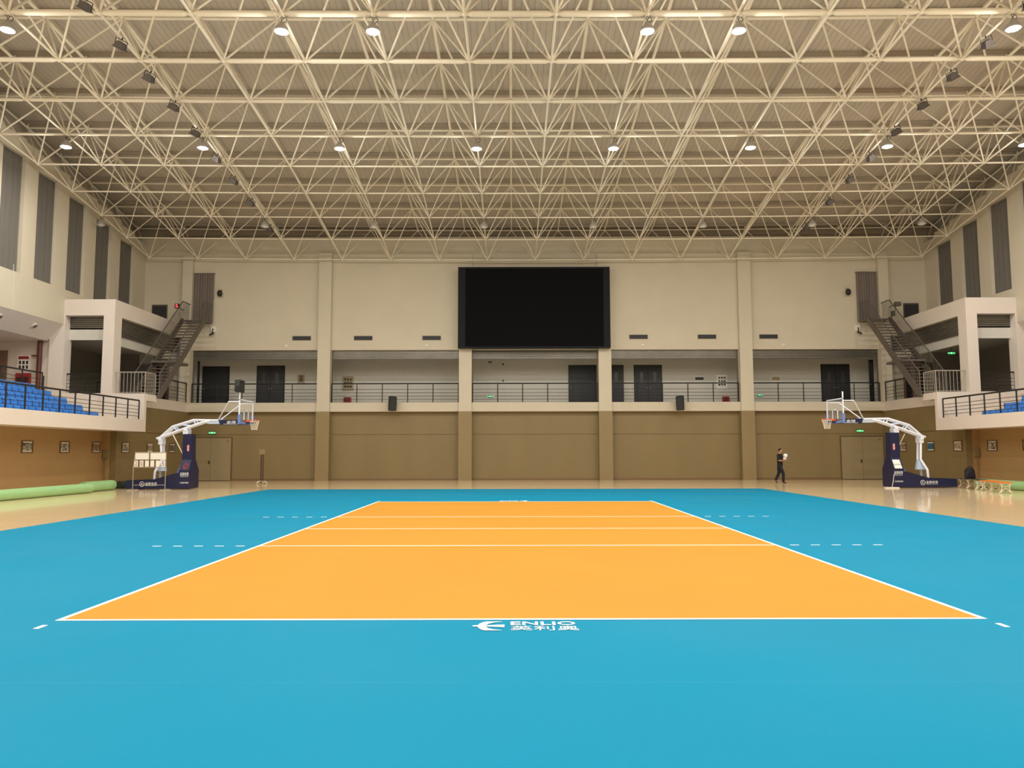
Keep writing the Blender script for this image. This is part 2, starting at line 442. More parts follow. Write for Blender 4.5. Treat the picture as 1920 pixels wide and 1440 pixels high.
for j in range(NJ):
    for i in range(I0, I1+1): b.sph(nb(i, j), max(0.06, rb(j)*0.95), 8, 6)
    for i in range(I0-1, I1+1): b.sph(nt_(i, j), 0.08, 8, 6)
o = b.build('node_ball', STEELW, sf, fix=False); o['kind'] = 'stuff'
b = MB()
for j in range(NJ):
    for i in range(I0-1, I1+1):
        p = nt_(i, j); b.cyl(p, p+Vector((0,0,0.17)), 0.035, 6)
o = b.build('purlin_post', STEELW, sf, fix=False); o['kind'] = 'stuff'
for j in range(NJ):                                         # purlins, each its own
    Y = Y0-MY*(j-0.5); b = MB()
    segs = 12
    for q in range(segs):
        xa = -22.5+47.6*q/segs; xb = -22.5+47.6*(q+1)/segs
        z1 = zb(Y)+2.35+0.17+zsag(xa); z2 = zb(Y)+2.35+0.17+zsag(xb)
        b.add([(xa,Y-.05,z1),(xa,Y+.05,z1),(xa,Y+.05,z1+.15),(xa,Y-.05,z1+.15),(xb,Y-.05,z2),(xb,Y+.05,z2),(xb,Y+.05,z2+.15),(xb,Y-.05,z2+.15)],
              [(0,1,5,4),(1,2,6,5),(2,3,7,6),(3,0,4,7)])
    b.build('purlin', PURLIN, sf, fix=False)

# eaves duct at the back wall
o = MB().cyl((-20.4, 45.75, 14.36), (23.0, 45.75, 14.36), 0.16, 12).build('eaves_pipe', mat('duct_grey', (150,138,124), 0.5, metal=0.2), None, (XC, 45.75, 14.36))
tag(o, 'long grey pipe running along the eaves above the back wall', 'pipe')

# ------------------------------------------------------------------ lamps
def make_lamp(lit):
    r = bpy.data.objects.new('high_bay_lamp', None); COL.objects.link(r)
    b = MB().lathe((0,0,0), [(0.0,0.30),(0.07,0.30),(0.09,0.24),(0.12,0.20),(0.19,0.13),(0.215,0.03),(0.215,0.0),(0.20,0.0),(0.18,0.1),(0.0,0.15)], 20)
    h = b.build('housing', LAMPG, None); h.parent = r
    d = MB().lathe((0,0,0), [(0.0,-0.055),(0.09,-0.045),(0.15,-0.02),(0.198,0.012),(0.198,0.03),(0.0,0.032)], 20).build('diffuser', LAMPE if lit else LAMPOFF, None); d.parent = r
    k_ = MB().tube([(0,0,0.29),(0,0,0.40)], 0.014, 6).torus((0,0,0.43), 0.04, 0.01, 12, 5, fn=lambda p: (p[0],p[2],p[1])).build('hook', CABLE, None); k_.parent = r
    c = MB().tube([(0.05,0,0.28),(0.13,0.02,0.33),(0.15,0.02,0.40),(0.09,0,0.45),(0.03,0,0.44)], 0.010, 5).build('power_cable', CABLE, None); c.parent = r
    return r
lamp_on = make_lamp(True); lamp_off = make_lamp(False)
used = {True: False, False: False}
def place_lamp(i, j, lit, label, group, tilt=0.0):
    src = lamp_on if lit else lamp_off
    if not used[lit]: o = src; used[lit] = True
    else: o = copy_tree(src)
    p = nb(i, j); o.location = (p.x, p.y, p.z-rb(j)-0.48); tag(o, label, 'lamp', group)
    if lit and o is src:
        pd = bpy.data.lights.new('lamp_glow', 'POINT'); pd.shadow_soft_size = 0.12; pd.energy = LAMP_POWER*0.33; pd.color = LAMP_COLOR
        po = bpy.data.objects.new('lamp_glow', pd); COL.objects.link(po); po.parent = o; po.location = (0,0,-0.2)
        ld = bpy.data.lights.new('lamp_light', 'AREA'); ld.shape = 'DISK'; ld.size = 0.4; ld.energy = LAMP_POWER; ld.color = LAMP_COLOR
        lo = bpy.data.objects.new('lamp_light', ld); COL.objects.link(lo); lo.parent = o; lo.location = (0,0,-0.07)
    return o
def pos_words(k, n):
    if k == 0: return 'leftmost'
    if k == n-1: return 'rightmost'
    if k < n/2: return ORD[k]+' from the left'
    return ORD[n-1-k]+' from the right'
row = [-5, -2, -1, 2, 3, 6]
for k_, i in enumerate(row): place_lamp(i, 8, True, 'lit high bay lamp in the nearest row at the top, %s' % pos_words(k_, 6), 'lit lamps in the near row')
row2 = [-6, -4, -2, 0, 2, 4, 6, 8]
for k_, i in enumerate(row2): place_lamp(i, 5, True, 'lit high bay lamp in the second row under the roof truss, %s' % pos_words(k_, 8), 'lit lamps in the second row')
row3 = [-7, -4, -2, 0, 2, 4, 6, 8]
for k_, i in enumerate(row3): place_lamp(i, 2, False, 'unlit high bay lamp in the far row near the back wall, %s' % pos_words(k_, 8), 'unlit lamps in the far row')
for j in (11, 14, 17):
    for k_, i in enumerate([-6, -4, -2, 0, 2, 4, 6, 8]): place_lamp(i, j, True, 'lit lamp above the near half court, %s row, %s' % (ORD[(j-11)//3], pos_words(k_, 8)), 'lit lamps over the near half')
# floodlights
def make_flood():
    r = bpy.data.objects.new('floodlight', None); COL.objects.link(r)
    b = MB()
    b.prism([(-0.24,-0.17),(0.24,-0.17),(0.24,0.17),(-0.24,0.17)], lambda u,v,t: (u*(1-t*0.35), v*(1-t*0.35), 0.26*t), 0, 1)
    b.box(-0.27,0.27,-0.2,0.2,-0.03,0.0)
    o = b.build('housing', FLOODM, None); o.parent = r
    o = MB().box(-0.23,0.23,-0.16,0.16,-0.045,-0.031).build('glass', FLOODG, None); o.parent = r
    o = MB().tube([(-0.29,0,0.05),(-0.29,0,0.36),(0.29,0,0.36),(0.29,0,0.05)], 0.018, 6).cyl((0,0,0.36),(0,0,0.47),0.03).build('bracket', CABLE, None); o.parent = r
    return r
fl = make_flood(); fu = False
for s, ii in ((-1, -4), (1, 6)):
    for k_, jj in enumerate([8.3, 7.53, 6.79, 6.05, 5.3, 4.48, 3.7, 2.85, 1.75]):
        o = fl if not fu else copy_tree(fl); fu = True
        a = Vector(nb(ii, int(jj))); b2 = nb(ii, int(jj)+1); p = a.lerp(b2, jj-int(jj))
        off = 0.0
        o.scale = (0.72, 0.72, 0.72); o.location = (p.x+off, p.y, p.z-0.38); o.rotation_euler = (math.radians(24), math.radians(30)*(-s)*-1*-1, 0)
        tag(o, 'unlit box floodlight on the %s truss line, %s from the camera' % ('left' if s < 0 else 'right', ORD[k_]), 'floodlight', 'unlit floodlights on the %s truss line' % ('left' if s < 0 else 'right'))

# ------------------------------------------------------------------ court mat
CX, CY = 0.079, 7.708                  # near baseline centre and distance
ct = thing('court_mat', 'teal roll-out sports mat with an orange volleyball court in its middle', 'court mat', (CX, CY+9, 0))
MT = 0.006
MB().box(-10.66, 10.90, CY-8.6, 34.4, 0, MT).build('surround', TEAL, ct)
MB().box(CX-4.5, CX+4.5, CY, CY+18, MT, MT+0.002).build('playing_area', COURT, ct)
zl = MT+0.004
SEAM = mat('mat_seam', (15,142,174), 0.5)
for q in range(-2, 16):
    yy_ = 3.86+1.8*q
    if yy_ > -0.8: MB().box(-10.6, 10.85, yy_, yy_+0.004, MT-0.001, MT+0.0006).build('mat_seam', SEAM, ct) if not (7.0 < yy_ < CY+18.1) else None
def line(n, x0, x1, y0, y1, par=ct): return MB().box(x0, x1, y0, y1, MT+0.001, zl).build(n, WHITEM, par)
line('side_line', CX-4.5, CX-4.45, CY, CY+18); line('side_line', CX+4.45, CX+4.5, CY, CY+18)
line('end_line', CX-4.45, CX+4.45, CY, CY+0.05); line('end_line', CX-4.45, CX+4.45, CY+17.95, CY+18)
line('centre_line', CX-4.45, CX+4.45, CY+8.975, CY+9.025)
line('attack_line', CX-4.45, CX+4.45, CY+5.97, CY+6.02); line('attack_line', CX-4.45, CX+4.45, CY+11.98, CY+12.03)
for yy in (CY+5.97, CY+11.98):
    for s in (-1, 1):
        for q in range(5):
            a = CX+s*(4.5+0.22+0.36*q); line('dash_mark', a, a+s*0.15, yy, yy+0.05)
for s in (-1, 1):
    a = CX+s*4.5; line('service_mark', a, a-s*0.05, CY-0.35, CY-0.2); line('service_mark', a, a-s*0.05, CY+18.2, CY+18.35)
def logo(rot):
    em = MB(); tx = MB()
    def W(px, py):      # logo units: x to the right, y up (metres) from the end line
        x, y = px, py
        if rot: x, y = -x, 18-y
        return (CX+x, CY+y)
    def poly(mb, pts): mb.add([(*W(a, b), zl+0.001) for a, b in pts], [tuple(range(len(pts)))])
    x0 = -0.455
    def U(u, v): return (x0+u*0.302, -0.09-v*0.37)    # u 0..1 emblem width, v 0 top 1 bottom
    upper = [(0.14,0.5),(0.2,0.28),(0.3,0.1),(0.40,0.0),(0.93,0.0),(0.7,0.08),(0.56,0.18),(0.47,0.32),(0.43,0.44),(0.43,0.5)]
    # upper and lower wings as quads strips
    def wing(sg):
        outer = [(0.14,0.0),(0.2,0.24),(0.3,0.42),(0.40,0.5),(0.60,0.5),(0.93,0.5)]
        inner = [(0.43,0.0),(0.43,0.08),(0.45,0.16),(0.50,0.26),(0.66,0.40),(0.93,0.495)]
        for a in range(5):
            pts = [outer[a], outer[a+1], inner[a+1], inner[a]]
            poly(em, [U(u, 0.5+sg*v) for u, v in pts])
    wing(-1); wing(1)
    poly(em, [U(0,0.45),U(0.16,0.42),U(0.16,0.58),U(0,0.55)])
    poly(em, [U(0.45,0.44),U(0.985,0.35),U(0.985,0.65),U(0.45,0.56)])
    ax = (-1,0,0) if rot else (1,0,0); ay = (0,-1,0) if rot else (0,1,0)
    a, b = W(-0.10, -0.243); tx.text('ENLIO', (a, b, zl+0.001), ax, ay, 0.61, 0.150)
    a, b = W(-0.10, -0.46); tx.text('英利奥', (a, b, zl+0.001), ax, ay, 0.63, 0.185)
    em.build('emblem', WHITEM, ct, fix=False); tx.build('lettering', WHITEM, ct, fix=False)
logo(False); logo(True)

# ------------------------------------------------------------------ roller shutters, railings, doors of the back gallery
bounds = [XN+0.12] + [v for c in cols for v in (c-0.36, c+0.36)] + [21.2]
bays = [(bounds[2*i], bounds[2*i+1]) for i in range(5)]
BAYN = ['far left bay', 'bay left of the screen', 'bay under the big screen', 'bay right of the screen', 'far right bay']
def shutter_geo(mb, fn, a, b, z0, z1, n):
    h = (z1-z0)/n; prof = []
    for i in range(n):
        z = z1-h*i; prof += [(0.0, z), (0.035, z-h*0.15), (0.035, z-h*0.8), (0.0, z-h*0.95)]
    prof += [(0.0, z0)]
    vs = [fn(a, d, z) for d, z in prof]+[fn(b, d, z) for d, z in prof]; L = len(prof)
    mb.add(vs, [(i, i+1, L+i+1, L+i) for i in range(L-1)])
    return mb
def shutter(a, b, y, z0, z1, label, n=6, alongx=True, xs=None, sgn=-1):
    if alongx:
        t = thing('roller_shutter', label, 'roller shutter', ((a+b)/2, y, z0), 'roller shutters over the gallery openings')
        shutter_geo(MB(), lambda u, d, z: (u, y-d, z), a, b, z0, z1, n).build('curtain', SHUT, t, fix=False)
        MB().box(a, b, y-0.02, y+0.04, z0-0.05, z0).build('bottom_bar', GREYST, t)
        MB().box(a-0.01, a+0.06, y-0.03, y+0.03, ZG, z0-0.05).build('guide_rail', GREYST, t); MB().box(b-0.06, b+0.01, y-0.03, y+0.03, ZG, z0-0.05).build('guide_rail', GREYST, t)
    else:
        t = thing('roller_shutter', label, 'roller shutter', (xs, (a+b)/2, z0), 'roller shutters over the gallery openings')
        shutter_geo(MB(), lambda u, d, z: (xs+d*sgn, u, z), a, b, z0, z1, n).build('curtain', SHUT, t, fix=False)
        MB().box(xs-0.03, xs+0.03, a, b, z0-0.05, z0).build('bottom_bar', GREYST, t)
    return t
for (a, b), nm in zip(bays, BAYN): shutter(a, b, YW+0.0, 7.0, 7.49, 'ribbed metal roller shutter rolled up in the %s' % nm)
def railing(p, q, z0, z1, npost, label, group, nbar=4, pr=0.028):
    p = Vector(p); q = Vector(q)
    t = thing('railing', label, 'railing', (p.x, p.y, z0), group)
    tr = MB(); ext = (q-p).normalized()*0.0
    tr.cyl((p.x-ext.x, p.y-ext.y, z1), (q.x+ext.x, q.y+ext.y, z1), 0.036, 8).build('top_rail', BLACK, t)
    for k_ in range(npost):
        c = p.lerp(q, k_/(npost-1)) if npost > 1 else p
        MB().cyl((c.x, c.y, z0), (c.x, c.y, z1), pr, 6).build('post', BLACK, t)
    for k_ in range(nbar):
        z = z0+(z1-z0)*(0.17+0.175*k_)
        MB().cyl((p.x, p.y, z), (q.x, q.y, z), 0.012, 5).build('bar', BLACK, t)
    return t
for (a, b), nm, n in zip(bays, BAYN, (6, 6, 6, 6, 6)):
    railing((a+0.05, YB+0.22, 0), (b-0.05, YB+0.22, 0), ZG, 5.55, n, 'black metal railing across the %s' % nm, 'black railings of the back gallery')

def gdoor(name_i, x0, x1, z1, label, windows=True, double=True, y=gy):
    z1 += 0.14
    o = thing('gallery_door', label, 'door', ((x0+x1)/2, y, ZG))
    MB().box(x0-0.06, x1+0.06, y-0.05, y, ZG, z1+0.06).build('door_frame', BLACK, o)
    xm = (x0+x1)/2
    leaves = [(x0, xm-0.01), (xm+0.01, x1)] if double else [(x0, x1)]
    for a, b in leaves:
        lf = MB().box(a, b, y-0.09, y-0.05, ZG+0.01, z1).build('door_leaf', DARK, o)
        if windows:
            c = (a+b)/2; MB().box(c-0.1, c+0.1, y-0.1, y-0.089, ZG+1.25, ZG+1.95).build('vision_panel', DARKG, lf)
        hx = b-0.09 if a == x0 and double else a+0.09
        MB().cyl((hx, y-0.13, ZG+1.0), (hx, y-0.09, ZG+1.0), 0.02).cyl((hx-0.06, y-0.13, ZG+1.0), (hx+0.06, y-0.13, ZG+1.0), 0.012, 6).build('door_handle', GREYRL, lf)
    return o
def gx(px, y=gy): return (px-960)/F_PX*y*1.003     # used while measuring the corridor: px -> metres at that wall
gdoor(0, gx(380), gx(427), 6.62, 'plain dark door at the left end of the upper corridor', False, False)
gdoor(1, gx(482), gx(531), 6.66, 'dark double door with two narrow windows left of the brown notice', True)
gdoor(2, gx(1067), gx(1116), 6.66, 'plain dark door in the upper corridor below the right half of the screen', False, False)
gdoor(3, gx(1142), gx(1167), 6.66, 'narrow dark door just right of the column under the screen corner', True, False)
gdoor(4, gx(1190), gx(1239), 6.66, 'dark double door right of the narrow door, left of the small plaque', True)
gdoor(5, gx(1541), gx(1591), 6.68, 'dark double door with tall panes in the far right bay', True)
def plate(name, px0, px1, z0, z1, y, m, label, cat, depth=0.035, extra=None):
    if y == gy: z0 += 0.13; z1 += 0.13
    a, b = gx(px0, y), gx(px1, y)
    o = thing(name, label, cat, ((a+b)/2, y, z0))
    MB().box(a, b, y-depth, y, z0, z1).build('backing', m, o)
    if extra: extra(o, a, b, y-depth)
    return o
def cells(rows, cols_, m, mg=0.12, hdr=0.0, hm=None):
    def f(o, a, b, y):
        z0 = o.location.z; 
        z1 = z0+f.h; w_ = b-a; top = z1-hdr*(z1-z0)
        if hm: MB().box(a+w_*0.08, b-w_*0.08, y-0.006, y, top, z1-0.03).build('header', hm, o)
        mb = MB()
        for r in range(rows):
            for c in range(cols_):
                cw = w_*(1-2*mg)/cols_; ch = (top-z0)*(1-2*mg)/rows
                xa = a+w_*mg+c*cw; za = z0+(top-z0)*mg+r*ch
                j1, j2 = random.uniform(.05,.3), random.uniform(.1,.35)
                mb.box(xa+cw*j1, xa+cw*(1-j1*.8), y-0.006, y, za+ch*(0.35+j2*.4), za+ch*0.85); mb.box(xa+cw*j2, xa+cw*(1-j2), y-0.006, y, za+ch*0.1, za+ch*(0.1+j1*.6))
        mb.build('printing', m, o)
    return f
INK = mat('ink', (50,45,42), 0.7)
def poster(px0, px1, z0, z1, y, label, rows=3, cl=3, back=PAPER, ink=INK, hdr=0.0, hm=None, cat='notice', name='notice_board'):
    f = cells(rows, cl, ink, hdr=hdr, hm=hm); f.h = z1-z0
    return plate(name, px0, px1, z0, z1, y, back, label, cat, extra=f)
poster(557, 570, 5.68, 6.18, gy, 'small brown notice on the corridor wall right of the double door', 3, 1, NOTICE)
poster(641, 662, 5.20, 6.08, gy, 'framed notice with pictograms at the left of the bay left of the screen', 3, 3, NOTICE)
poster(1343, 1363, 5.28, 6.12, gy, 'framed white notice with pictograms in the bay right of the screen', 3, 3, PAPER)
plate('fire_box', 645, 658, 4.46, 4.80, gy, REDST, 'dark red fire equipment box below the left pictogram notice', 'fire box', 0.15, lambda o,a,b,y: MB().box(a+.06,b-.06,y-.01,y,4.65,4.87).build('door_panel', mat('red_dark',(120,30,32),0.5), o))
plate('fire_box', 1353, 1365, 4.46, 4.80, gy, REDST, 'dark red fire equipment box below the right pictogram notice', 'fire box', 0.15, lambda o,a,b,y: MB().box(a+.06,b-.06,y-.01,y,4.65,4.87).build('door_panel', mat('red_dark2',(120,30,32),0.5), o))
plate('wall_plaque', 1303, 1319, 5.80, 5.98, gy, DARK, 'dark plaque on the corridor wall left of the white pictogram notice', 'plaque', 0.03, lambda o,a,b,y: MB().box(a-.03,b+.03,y+.006,y+.03,5.89,6.15).build('frame', PAPER, o))
plate('wall_plaque', 1447, 1462, 5.76, 6.00, gy, NOTICE, 'tan plaque on the corridor wall left of the tall double door', 'plaque', 0.03, lambda o,a,b,y: MB().box(a-.03,b+.03,y+.006,y+.03,5.85,6.17).build('frame', PAPER, o))

def exit_sign(x, y, z, label, w=0.42, h=0.16, left=True):
    o = thing('exit_sign', label, 'exit sign', (x, y, z))
    MB().bbox(x-w/2, x+w/2, y-0.04, y, z, z+h, 0.01).build('case', GREENB, o)
    MB().box(x-w/2+.02, x+w/2-.02, y-0.044, y-0.04, z+.02, z+h-.02).build('lit_panel', GREENE, o)
    m = MB(); yy = y-0.046; zc = z+h/2; d = -1 if left else 1
    m.box(x-.035, x+.035, yy, yy+.001, zc-.03, zc+.045)             # doorway and runner block
    m.box(x-0.17, x-0.06, yy, yy+.001, zc-.012, zc+.012); m.box(x+0.06, x+0.17, yy, yy+.001, zc-.012, zc+.012)
    for sx in (-1, 1): m.add([(x+sx*.17,yy,zc+.035),(x+sx*.2,yy,zc),(x+sx*.17,yy,zc-.035)], [(0,1,2)])
    m.build('arrow_symbol', WHITEE, o, fix=False)
    return o
exit_sign(gx(400, YW), YW-0.0, 2.66, 'green lit exit sign above the left lower double door')
exit_sign(gx(1608, YW), YW-0.0, 2.70, 'green lit exit sign above the right lower double door')
exit_sign(gx(919), gy-0.02, 4.90, 'small green exit sign low on the corridor wall under the big screen', 0.3, 0.14)
exit_sign(gx(1423), gy-0.02, 4.93, 'small green exit sign at the left end of the far right bay', 0.3, 0.14)
# small fittings of middle bay
for px, z, lb in ((917, 7.05, 'pair of small emergency spots high on the corridor wall under the screen'),):
    o = thing('emergency_light', lb, 'emergency light', (gx(px), gy, z-0.05))
    MB().box(gx(909), gx(914), gy-0.06, gy, 7.03, 7.10).build('battery_case', PAPER, o)
    for q in (916.5, 920): MB().lathe((gx(q), gy-0.08, 7.01), [(0.0,0.08),(0.05,0.06),(0.05,0.0),(0,0.0)], 10).build('spot_head', DARK, o)
for z, lb in ((6.87, 'upper small camera on the corridor wall under the screen'), (5.87, 'small dark alarm button on the corridor wall under the screen')):
    o = thing('wall_sensor', lb, 'wall device', (gx(942.5), gy, z))
    MB().bbox(gx(942.5)-0.05, gx(942.5)+0.05, gy-0.05, gy, z, z+0.1, 0.01).build('body', BLACK, o); MB().cyl((gx(942.5), gy-0.07, z+.05), (gx(942.5), gy-0.05, z+.05), 0.025, 10).build('lens', DARKG, o)

# ------------------------------------------------------------------ upper wall fittings
yv = YW-0.22
for k_, (a, b) in enumerate(((546,580),(662,696),(791,825),(1181,1215),(1310,1344),(1426,1460))):
    xa, xb = gx(a, yv), gx(b, yv); z = 8.08 if k_ < 3 else 8.12
    names = ['left of the leftmost full column','right of the leftmost full column','just left of the big screen','just right of the big screen','left of the rightmost full column','right of the rightmost full column']
    o = thing('wall_vent', 'dark rectangular vent in the upper back wall, %s' % names[k_], 'vent', ((xa+xb)/2, yv, z), 'dark vents in the upper back wall')
    MB().box(xa-.02, xb+.02, yv-.03, yv, z-.02, z+.25).build('frame', PURLIN, o)
    m = MB()
    for q in range(5): m.box(xa, xb, yv-.045, yv-.03, z+.01+q*.045, z+.035+q*.045)
    m.build('louvre', DARK, o); MB().box(xa, xb, yv-.034, yv-.029, z, z+.23).build('duct_opening', BLACK, o)
for k_, px in enumerate((534, 799, 1206, 1471)):
    xx = gx(px, yv); o = thing('wall_sensor', 'small white box on the upper wall under the vents, %s' % pos_words(k_, 4), 'wall device', (xx, yv, 7.6), 'white sensor boxes over the gallery')
    MB().bbox(xx-.07, xx+.07, yv-.05, yv, 7.62, 7.82, 0.01).build('body', PAPER, o); MB().sph((xx, yv-.06, 7.68), 0.03, 8, 6).build('lens', GREYST, o)

# open black door leaves at the ends of the gallery
for a, b, lb in ((20.86, 21.12, 'narrow black open door leaf at the right end of the far right bay'), (-18.42, -18.30, 'narrow black open door leaf at the left end of the far left bay')):
    o = thing('open_door_leaf', lb, 'door', ((a+b)/2, 45.5, ZG)); MB().box(a, b, 45.45, 45.5, ZG, 6.95).build('door_leaf', BLACK, o); MB().cyl((a+.06, 45.40, 5.5), (a+.06, 45.45, 5.5), .015, 6).build('door_handle', GREYRL, o)

# big screen
ys_ = 44.15
sx0, sx1, sz0, sz1 = -3.10, 5.60, 7.52, 12.20
o = thing('video_screen', 'huge switched off black video screen in the middle of the back wall', 'screen', ((sx0+sx1)/2, ys_, sz0))
MB().box(sx0, sx1, ys_+0.02, YB-0.1, sz0, sz1).build('cabinet', BLACK, o)
m = MB(); m.box(sx0, sx0+0.42, ys_-0.03, ys_+0.02, sz0, sz1); m.box(sx1-0.38, sx1, ys_-0.03, ys_+0.02, sz0, sz1); m.box(sx0+.42, sx1-.38, ys_-0.03, ys_+.02, sz1-0.1, sz1); m.box(sx0+.42, sx1-.38, ys_-0.03, ys_+.02, sz0, sz0+.08)
m.build('bezel', SCREENF, o)
MB().box(sx0+0.42, sx1-0.38, ys_-0.01, ys_+0.02, sz0+.08, sz1-0.1).build('display', SCREEN, o)

# loudspeakers on the band
for px, s, lb in ((736, 1, 'black loudspeaker on the cream band left of the big screen'), (1273, -1, 'black loudspeaker on the cream band right of the big screen')):
    x = gx(px, 44.4); z = 3.98
    o = thing('loudspeaker', lb, 'loudspeaker', (x, 44.5, z))
    def T(p, x=x, s=s, z=z):
        q = Matrix.Rotation(math.radians(9), 3, 'X') @ Matrix.Rotation(math.radians(4*s), 3, 'Y') @ Matrix.Rotation(math.radians(18*s), 3, 'Z') @ Vector(p); return (x+q.x, 44.25+q.y, z+0.38+q.z)
    m = MB(); t_ = MB().bbox(-0.22,0.22,-0.2,0.15,-0.40,0.40,0.03); m.add([T(p) for p in t_.v], t_.f); m.build('cabinet', BLACK, o)
    m = MB(); t_ = MB().box(-0.19,0.19,-0.215,-0.2,-0.36,0.36); m.add([T(p) for p in t_.v], t_.f); m.build('grille', DARK, o)
    m = MB(); m.box(x-.06, x+.06, 44.35, YB+.06, z+.1, z+.22); m.build('bracket', BLACK, o)

# lower double doors
for s, (a, b), nm, lb in ((-1, (360,438), 'door_1', 'left'), (1, (1570,1651), 'door_2', 'right')):
    xa, xb = gx(a, YW), gx(b, YW)
    if s < 0: xa = max(xa, XN+0.12)
    o = struct(nm, MB().box(xa, xb, YW-0.05, YW, 0, 2.5), GROOVE, '%s tan lower double door in the back wall' % lb)
    xm = (xa+xb)/2
    for q, (c, d) in enumerate(((xa+.05, xm-.006), (xm+.006, xb-.05))):
        lf = MB().box(c, d, YW-0.09, YW-0.05, 0.03, 2.44).build('door_leaf', DOORT, o)
        if q == 0: MB().box(d-.1, d-.04, YW-.1, YW-.09, .95, 1.15).cyl((d-.07,YW-.14,1.05),(d-.07,YW-.1,1.05),.012).cyl((d-.16,YW-.14,1.05),(d-.06,YW-.14,1.05),.012).build('door_handle', BLACK, lf)
        else: MB().lathe((d-.2, YW-.1, 2.28), [(0,0.03),(0.03,0.03),(0.03,-.03),(0,-.03)], 8).build('closer', GREYST, lf)

# ------------------------------------------------------------------ curtains
def wavy_curtain(name, label, a, b, z0, z1, fn, waves, amp, m, cat='curtain', group=None, rod=True, loc=None):
    o = thing(name, label, cat, loc, group)
    n = waves*8; mb = MB(); vs = []
    for z in (z0, (z0+z1)/2, z1):
        for i in range(n+1):
            u = a+(b-a)*i/n; ph = 2*PI*waves*i/n
            vs.append(fn(u, amp*(math.sin(ph)+0.3*math.sin(2.3*ph+1)), z))
    mb.add(vs, [(r*(n+1)+i, r*(n+1)+i+1, (r+1)*(n+1)+i+1, (r+1)*(n+1)+i) for r in range(2) for i in range(n)], True)
    mb.build('fabric', m, o, fix=False)
    if rod: MB().cyl(fn(a-0.06, 0, z1-0.03), fn(b+0.06, 0, z1-0.03), 0.02, 8).build('curtain_rod', GREYST, o)
    return o
SC_C = mat('stage_curtain', (120,108,100), 0.85)
yc = yv-0.10
for s, lb in ((-1, 'left'), (1, 'right')):
    a, b = (-18.50, -17.33) if s < 0 else (20.0, 21.16)
    wavy_curtain('door_curtain', 'tall pleated grey curtain over the doorway at the top of the %s stair' % lb, a, b, 9.05, 12.02, lambda u, d, z: (u, yc+d, z), 8, 0.035, SC_C, loc=((a+b)/2, yc, 9.05), group='door curtains above the stairs')
for s, wins in ((-1, WL), (1, WR)):
    vis = [wv for wv in wins if wv[0] > 14]
    side_n = 'left' if s < 0 else 'right'
    for k_, (a, zt) in enumerate(reversed(vis)):
        X = S(XU-0.17, s)
        wavy_curtain('window_curtain', 'tall grey window curtain on the %s upper wall, %s counted from the back corner' % (side_n, ORD[k_]), a+0.01, a+1.54, 9.43, zt-0.01, lambda u, d, z, X=X: (X+d, u, z), 4, 0.006, GREYCURT, loc=(X, a+0.77, 9.43), group='grey window curtains on the %s upper wall' % side_n, rod=False)

